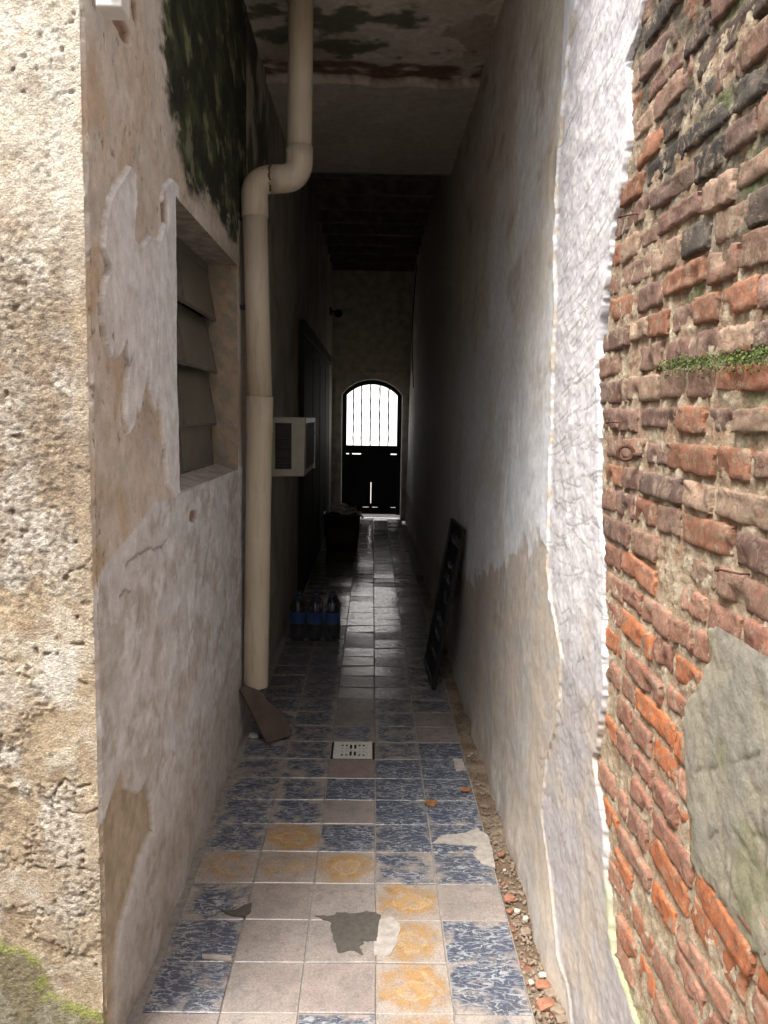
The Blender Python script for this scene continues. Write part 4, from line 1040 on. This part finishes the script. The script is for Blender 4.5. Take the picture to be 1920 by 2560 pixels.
pts = [(-0.30, CY+0.12, 0.43), (-0.24, CY+0.10, 0.50), (-0.19, CY+0.08, 0.50), (-0.155, CY+0.03, 0.46), (-0.12, CY-0.012, 0.436), (-0.09, CY-0.022, 0.40)]
m.tube(pts, 0.012, 8)
tag(m.build('cord_tangle', 'rope'), 'tangle of grey cords heaped in the dark crate', 'cords')
m = MB(); m.tube([(-0.50, CY+0.10, 0.438), (-0.41, CY+0.09, 0.475), (-0.30, CY+0.08, 0.512)], [0.010, 0.011, 0.010], 8); tag(m.build('stick', 'stick'), 'pale stick lying slanted across the cords in the crate', 'stick')

# ---- pack of bottles
bp = empty('bottle_pack', (-0.37, 5.6, 0), 'shrink wrapped pack of dark bottles with blue labels on the floor', 'bottles')
prof = [(0.0, 0.0), (0.040, 0.001), (0.049, 0.012), (0.0535, 0.03), (0.0535, 0.10), (0.0515, 0.115), (0.0515, 0.205), (0.0535, 0.215), (0.050, 0.235), (0.038, 0.262), (0.022, 0.286), (0.0145, 0.296), (0.0145, 0.302)]
bm_ = MB(); bm_.lathe(prof, (0, 0, 0), 22, caps=False); 
capm = MB(); capm.lathe([(0.0, 0.0), (0.0165, 0.0), (0.0165, 0.016), (0.015, 0.019), (0.0, 0.019)], (0, 0, 0), 16, caps=False)
lbm = MB(); lbm.lathe([(0.0522, 0.122), (0.0524, 0.160), (0.0522, 0.200)], (0, 0, 0), 22, caps=False)
def mesh_of(mb, name, mat):
    me = bpy.data.meshes.new(name); me.from_pydata([tuple(p) for p in mb.v], [], mb.f)
    for p in me.polygons: p.use_smooth = True
    me.materials.append(MATS[mat]); return me
ms = mesh_of(bm_, 'bottle', 'bottle_dark'), mesh_of(capm, 'cap', 'cap_blue'), mesh_of(lbm, 'label', 'label_blue')
for iy in range(2):
    for ix in range(3):
        x = -0.485+0.115*ix; y = 5.555+0.112*iy
        o = link('bottle', ms[0], None, bp, (x, y, 0.0025))
        for me, nm, dz in ((ms[1], 'cap', 0.300), (ms[2], 'label', 0.0)):
            q = bpy.data.objects.new(nm, me); COL.objects.link(q); q.parent = o; q.location = (0, 0, dz)
us_ = np.linspace(0, 2*math.pi, 73); hs_ = [0.006, 0.06, 0.12, 0.18, 0.225, 0.262, 0.290, 0.308]
ins = [0.0, 0.0, 0.0, 0.0, 0.0, 0.016, 0.035, 0.055]
m = MB(); vs_ = []
rg = random.Random(9)
for z_, q in zip(hs_, ins):
    for k, (x, y) in enumerate(rrect(-0.37, 5.611, 0.174-q, 0.117-q, 0.056-q*0.6, 9)):
        cr2 = 0.004*rg.random()*(1 if z_ > 0.2 else 0.3)
        vs_.append((x+cr2*math.cos(k), y+cr2*math.sin(k*1.7), z_+(0.008*rg.random() if z_ > 0.25 else 0)))
n = 40
m.add(vs_, [(i*n+k, i*n+(k+1) % n, (i+1)*n+(k+1) % n, (i+1)*n+k) for i in range(len(hs_)-1) for k in range(n)], False)
m.build('plastic_film', 'clear_film', bp)
m = MB(); m.tube([(-0.46, 5.60, 0.322), (-0.42, 5.605, 0.350), (-0.33, 5.605, 0.352), (-0.29, 5.61, 0.322)], [0.004, 0.005, 0.005, 0.004], 6); m.build('carry_strap', 'clear_film', bp)

# ---- chalkboard leaning on the right wall
B1 = Vector((0.366, 4.53, 0.0)); B2 = Vector((0.352, 5.06, 0.0)); T1 = Vector((xr(0.9)-0.016, 4.545, 0.905))
e_1 = (B2-B1).normalized(); e_2 = (T1-B1); e_2 = (e_2-e_1*e_2.dot(e_1)).normalized(); nn = e_2.cross(e_1).normalized()
if nn.x > 0: nn = -nn
Wd, Hd = (B2-B1).length, (T1-B1).length
sg = empty('chalkboard', tuple(B1), 'black framed chalkboard with faint chalk writing leaning on the right wall', 'sign')
def sp(a, b_, d=0.0): return B1+e_1*a+e_2*b_+nn*d
def sbox(a0, a1, b0, b1, d0, d1):
    m = MB(); m.obox(sp((a0+a1)/2, (b0+b1)/2, (d0+d1)/2), e_1*(a1-a0)/2, e_2*(b1-b0)/2, nn*(d1-d0)/2); return m
sbox(0.03, Wd-0.03, 0.03, Hd-0.03, 0.002, 0.010).build('board', 'black_board', sg)
fw = 0.038
for a0, a1, b0, b1 in ((0, fw, 0.004, Hd), (Wd-fw, Wd, 0.004, Hd), (fw, Wd-fw, 0.004, fw), (fw, Wd-fw, Hd-fw, Hd)):
    sbox(a0, a1, b0, b1, -0.004, 0.018).build('frame_rail', 'sign_frame', sg, 0.002)
rg = random.Random(13)
m = MB()
def stroke(a0, b0, a1, b1, w=0.004):
    d = Vector((a1-a0, b1-b0)); ln = d.length
    if ln < 1e-5: return
    ex = e_1*(d.x/ln)+e_2*(d.y/ln); ey = ex.cross(nn)
    m.obox(sp((a0+a1)/2, (b0+b1)/2, 0.0106), ex*ln/2, ey*w/2, nn*0.0005)
for li, (bz, ch, n_) in enumerate(((0.80, 0.055, 8), (0.655, 0.045, 6), (0.575, 0.05, 7), (0.46, 0.07, 4), (0.33, 0.05, 7), (0.25, 0.045, 6), (0.14, 0.04, 6))):
    a = 0.07+rg.uniform(0, 0.06)
    for k in range(n_):
        wch = rg.uniform(0.025, 0.045)
        if a+wch > Wd-0.06: break
        p_ = (a, bz)
        for s_ in range(4):
            q_ = (a+rg.random()*wch, bz+rg.random()*ch); stroke(p_[0], p_[1], q_[0], q_[1], rg.uniform(0.003, 0.006)); p_ = q_
        a += wch+0.012
tag(m.build('chalk_writing', 'chalk', sg), kind='stuff')

# ---- floor drain in its tile bed
dr = empty('floor_drain', (-0.0685, ROW0+8*0.2+0.1, 0), 'white square drain grate with slots set in the tiled floor', 'drain')
dx, dy = -0.0685, ROW0+8*0.2+0.1
m = MB(); m.box((dx-0.099, dy-0.0995, -0.04), (dx+0.099, dy+0.0995, -0.0035)); m.build('pit', 'hole_shade', dr)  # solid black block, the shade below the grate painted in
m = MB(); hw = 0.088; bwid = 0.016
m.box((dx-hw, dy-hw, -0.004), (dx+hw, dy-hw+bwid, 0.004)); m.box((dx-hw, dy+hw-bwid, -0.004), (dx+hw, dy+hw, 0.004))
m.box((dx-hw, dy-hw+bwid, -0.004), (dx-hw+bwid, dy+hw-bwid, 0.004)); m.box((dx+hw-bwid, dy-hw+bwid, -0.004), (dx+hw, dy+hw-bwid, 0.004)); m.build('rim', 'drain_grey', dr)
i0 = hw-bwid
m = MB(); m.box((dx-i0, dy-0.009, -0.0038), (dx+i0, dy+0.009, 0.0035)); m.build('cross_bar', 'drain_grey', dr)
for qy in (-1, 1):
    for k in range(-3, 4):        # upright slats between the slots
        ln_ = i0
        m = MB(); xk = dx+k*0.0195; m.box((xk-0.0045, dy+min(qy*0.009, qy*ln_), -0.0036), (xk+0.0045, dy+max(qy*0.009, qy*ln_), 0.003)); m.build('slat', 'drain_grey', dr)
    for sx_ in (-1, 1):            # side fields
        m = MB(); xa, xb = dx+sx_*0.064, dx+sx_*i0; m.box((min(xa, xb), dy+min(qy*0.009, qy*i0), -0.0037), (max(xa, xb), dy+max(qy*0.009, qy*i0), 0.0032)); m.build('side_plate', 'drain_grey', dr)
        m = MB(); xa, xb = dx+sx_*0.022, dx+sx_*0.063; ya_, yb_ = dy+qy*0.028, dy+qy*0.040; m.box((min(xa, xb), min(ya_, yb_), -0.0035), (max(xa, xb), max(ya_, yb_), 0.0031)); m.build('slat', 'drain_grey', dr)
# ---- broken slab under the pipe
Aw = on_left(600, 1726, XL+0.012); Bf = on_floor(668, 1865); Cf = on_floor(721, 1849)
nrm = (Bf-Aw).cross(Cf-Aw).normalized()
if nrm.z < 0: nrm = -nrm
def on_slab(u, v):
    d = ray(u, v); return ORI+d*((Aw-ORI).dot(nrm)/d.dot(nrm))
outl = [on_slab(u, v) for u, v in ((601, 1726), (612, 1712), (640, 1722), (657, 1731), (668, 1752), (690, 1768), (704, 1778), (718, 1800), (727, 1826), (721, 1849), (668, 1865))]
outl = [Vector((max(p.x, XL+0.016), p.y, max(p.z, 0.014))) for p in outl]
m = MB(); m.prism(outl, -nrm*0.014); tag(m.build('broken_slab', 'slab', None, 0.002, 1), 'broken brown slab leaning against the wall under the pipe outlet', 'slab')
m = MB(); rg = random.Random(4); p0 = on_floor(634, 1842)
ring = []
for k in range(10):
    a_ = 2*math.pi*k/10; ring.append((p0.x+(0.026+rg.uniform(-.006, .006))*math.cos(a_), p0.y+(0.018+rg.uniform(-.005, .005))*math.sin(a_)))
vs_ = [(x, y, 0.0015) for x, y in ring]+[(p0.x+(x-p0.x)*0.75, p0.y+(y-p0.y)*0.7, 0.012+rg.uniform(-.004, .006)) for x, y in ring]+[(p0.x, p0.y, 0.012)]
m.add(vs_, [(k, (k+1) % 10, (k+1) % 10+10, k+10) for k in range(10)]+[(k+10, (k+1) % 10+10, 20) for k in range(10)]+[tuple(range(9, -1, -1))]); tag(m.build('crumpled_wrapper', 'white_plastic'), 'small crumpled white wrapper on the floor beside the broken slab', 'litter')

# ---- dry leaves
def leaf(u, v, s, rot, label, z=0.004):
    p = on_floor(u, v); m = MB(); rg_ = random.Random(int(u))
    out = [(0, -1), (0.35, -0.7), (0.75, -0.75), (0.6, -0.3), (1.0, 0.1), (0.55, 0.2), (0.5, 0.7), (0.15, 0.55), (0, 1.0), (-0.2, 0.5), (-0.6, 0.6), (-0.5, 0.15), (-0.95, 0), (-0.55, -0.3), (-0.7, -0.8), (-0.3, -0.65)]
    ca, sa = math.cos(rot), math.sin(rot)
    top_ = [(p.x+s*(a*ca-b_*sa), p.y+s*(a*sa+b_*ca), z+s*0.22*(a*a)+rg_.uniform(0, .002)) for a, b_ in out]
    vs_ = top_+[(x, y, z_-0.0008) for x, y, z_ in top_]+[(p.x, p.y, z+0.001), (p.x, p.y, z)]
    n_ = len(out)
    m.add(vs_, [(i, (i+1) % n_, 2*n_) for i in range(n_)]+[(i+n_, 2*n_+1, (i+1) % n_+n_) for i in range(n_)]+[(i, i+n_, (i+1) % n_+n_, (i+1) % n_) for i in range(n_)])
    st = Vector((p.x-s*(-1)*sa*-1, p.y, z))
    lo = m.build('dry_leaf', 'leaf_brown'); tag(lo, label, 'leaf', 'dry leaves on the tiles')
leaf(1075, 2010, 0.034, 0.4, 'curled brown dry leaf lying on a blue tile')
leaf(1163, 1979, 0.027, 1.7, 'small tan dry leaf at the edge of the dirt strip', 0.006)

# ---- rubble lying in the dirt strip
def stone(u, v, s, mat, label, sq=0.6, seed=0, group='rubble in the dirt strip'):
    p = on_floor(u, v); p.x = min(max(p.x, 0.437+s*0.3), 0.512-s*0.5)
    rg_ = np.random.RandomState(seed+int(u))
    bm = bmesh.new(); bmesh.ops.create_icosphere(bm, subdivisions=2, radius=1.0)
    o3 = rg_.uniform(0, 20)
    for v_ in bm.verts:
        k_ = 1+0.35*float(perlin(np.array(v_.co.x*1.3+o3), np.array(v_.co.y*1.3+v_.co.z*1.7+o3)))
        q = v_.co*k_; q = Vector((max(-.8, min(.8, q.x)), max(-.75, min(.8, q.y)), max(-.7, min(.7, q.z))))
        v_.co = Vector((q.x*s*rg_.uniform(.97, 1.03), q.y*s*0.85, q.z*s*sq))
    me = bpy.data.meshes.new('stone'); bm.to_mesh(me); bm.free()
    me.materials.append(MATS[mat])
    o = bpy.data.objects.new('stone', me); COL.objects.link(o); o.location = (p.x, p.y, -0.006+s*sq*0.45); o.rotation_euler = (0, 0, rg_.uniform(0, 6.28))
    tag(o, label, 'stone', group)
def zr3(x, y): return 1160+x/4.1475, 2100+y/4.1475
for i, (x, y, s, mt, lb) in enumerate((
    (470, 600, 0.024, 'stone_brick', 'orange brick shard in the dirt strip, largest of its kind'),
    (550, 730, 0.013, 'stone_white', 'white stone just below the orange brick shard in the dirt strip'),
    (640, 805, 0.013, 'stone_white', 'white stone second below the orange brick shard in the dirt strip'),
    (815, 1390, 0.014, 'stone_white', 'round white stone beside the strong blue tile, nearest the wall'),
    (700, 1465, 0.011, 'stone_white', 'small white stone touching the corner of the strong blue tile'),
    (385, 145, 0.016, 'stone_brick', 'small rusty brick shard in the dirt strip nearest the cement smear'),
    (470, 730, 0.012, 'stone_brick', 'pink brick crumb in the dirt strip left of the white stones'),
    (820, 1500, 0.026, 'stone_brick', 'flat brick shard in the dirt strip beside the small white stone'),
    (930, 1590, 0.026, 'stone_brown', 'brown stone against the foot of the scratched plaster'),
    (850, 1700, 0.028, 'stone_brick', 'broken brick piece in the dirt strip near the bottom edge'),
    (1000, 1760, 0.024, 'stone_brown', 'tan stone by the wall in the lowest rubble'),
    (420, 300, 0.008, 'stone_white', 'tiny white chip among gravel above the orange brick shard'),
    (500, 270, 0.012, 'stone_brown', 'grey brown pebble among gravel above the orange brick shard'),
    (1050, 1850, 0.020, 'stone_brown', 'dark stone at the lower right corner of the dirt strip'),
    (640, 950, 0.022, 'stone_brown', 'flat brown clod in the middle of the dirt strip'))):
    u, v = zr3(x, y); stone(u, v, s, mt, lb, 0.55 if s < 0.02 else 0.42, i)
stone(1180, 1883, 0.008, 'stone_white', 'small white pebble on the dirt strip level with the pink tile', 0.6, 40)
stone(1172, 1888, 0.007, 'stone_white', 'tiny pale pebble left of the white pebble level with the pink tile', 0.6, 41)
m = MB(); rg = random.Random(77)
for i in range(900):
    y = 1.3+abs(rg.gauss(0, 1.2)); x = rg.uniform(0.437, 0.515); s = rg.uniform(0.0015, 0.005)
    a_ = rg.uniform(0, 3.1)
    m.obox((x, y, -0.006+s*0.5), Vector((math.cos(a_), math.sin(a_), 0.2))*s, Vector((-math.sin(a_), math.cos(a_), 0.1))*s*0.8, Vector((0, -0.1, 1))*s*0.6)
tag(m.build('gravel', 'stone_brown'), 'fine brown gravel scattered along the dirt strip', 'gravel', kind='stuff')

# ---- ironwork in the brick wall
p = on_right(1600, 1133, XB)
m = MB(); rx = 0.0145; cx0 = Vector((p.x-0.030, p.y, p.z))
m.tube([cx0+Vector((rx*math.cos(t_), -0.35*rx*math.cos(t_), rx*math.sin(t_))) for t_ in np.linspace(0, 2*math.pi, 22)], 0.0042, 8, caps=False)
m.tube([cx0+Vector((rx*0.9, -0.35*rx, -0.002)), cx0+Vector((rx+0.012, -0.35*rx-0.002, -0.004)), (p.x+0.03, p.y-0.008, p.z-0.004)], 0.0048, 8)
tag(m.build('eye_bolt', 'rust'), 'rusty iron eye bolt driven into the brick wall', 'eye bolt')
def nail(u, v, dv, label, ln=0.045):
    p = on_right(u, v, XB); d = Vector(dv).normalized()
    m = MB(); m.tube([p+Vector((0.015, 0, 0)), p-Vector((0.012, 0, 0)), p-Vector((0.012, 0, 0))+d*ln*0.9], [0.002, 0.002, 0.0018], 6); m.tube([p-Vector((0.012, 0, 0))+d*ln*0.9, p-Vector((0.012, 0, 0))+d*ln], 0.004, 8)
    tag(m.build('nail', 'rust'), label, 'nail', 'nails in the brick wall')
nail(1560, 1056, (-0.3, 0.9, 0.0), 'rusty nail in the mortar just above the eye bolt')
nail(1870, 1435, (-0.5, 0.8, 0.02), 'rusty nail above the grey cement patch on the brick wall', 0.04)
nail(1600, 535, (-0.4, 0.8, 0.05), 'thin nail among the sooty upper bricks')

# ---- white pipe stub at the top of the rough wall's corner
p = at_depth(275, 8, Y0-0.02)
st = empty('wall_socket', tuple(p), 'white plastic fitting broken into the top corner of the rough render', 'fitting')
m = MB(); m.box((p.x-0.026, p.y-0.012, p.z-0.012), (p.x+0.026, p.y+0.05, p.z+0.07)); m.build('box', 'white_plastic', st, 0.004)
m = MB(); m.tube([(p.x+0.008, p.y-0.008, p.z+0.02), (p.x+0.008, p.y-0.022, p.z+0.02)], 0.010, 12); m.build('screw_cap', 'white_plastic', st)

# ---- far small things
p = on_left(822, 765, XL+0.01)
lm = empty('wall_lamp', (XL, 11.7, p.z), 'small dark unlit lamp high on the far left wall', 'lamp')
m = MB(); m.box((XL-0.01, 11.66, p.z-0.05), (XL+0.02, 11.74, p.z+0.05)); m.build('back_plate', 'iron', lm, 0.004)
m = MB(); m.tube([(XL+0.02, 11.7, p.z), (XL+0.10, 11.66, p.z-0.02)], 0.012, 8); m.build('arm', 'iron', lm)
m = MB(); m.tube([(XL+0.085, 11.7, p.z-0.01), (XL+0.11, 11.62, p.z-0.03), (XL+0.12, 11.56, p.z-0.045)], [0.02, 0.045, 0.055], 14); m.build('lamp_head', 'iron', lm)
m = MB(); pts = []
for k in range(20):
    t_ = k/19; z_ = 3.5-1.6*t_; pts.append((xr(z_)-0.012-0.05*math.sin(t_*math.pi)*0.5, 11.3+0.15*math.sin(t_*4), z_))
m.tube(pts, 0.007, 6); tag(m.build('cable', 'cable_black'), 'black cable hanging down the far right wall', 'cable')
m = MB(); m.lathe([(0.0, 0.001), (0.026, 0.001), (0.032, 0.08), (0.030, 0.08), (0.024, 0.006), (0.0, 0.006)], (0.40, 11.6, 0.0), 14, caps=False); tag(m.build('paper_cup', 'white_plastic'), 'small white cup on the floor by the far right wall', 'cup')
print('OBJECTS', len(bpy.data.objects), 'TRIS', sum(sum(len(p.vertices)-2 for p in me.polygons) if len(me.polygons) < 20000 else len(me.polygons)*2 for me in bpy.data.meshes))
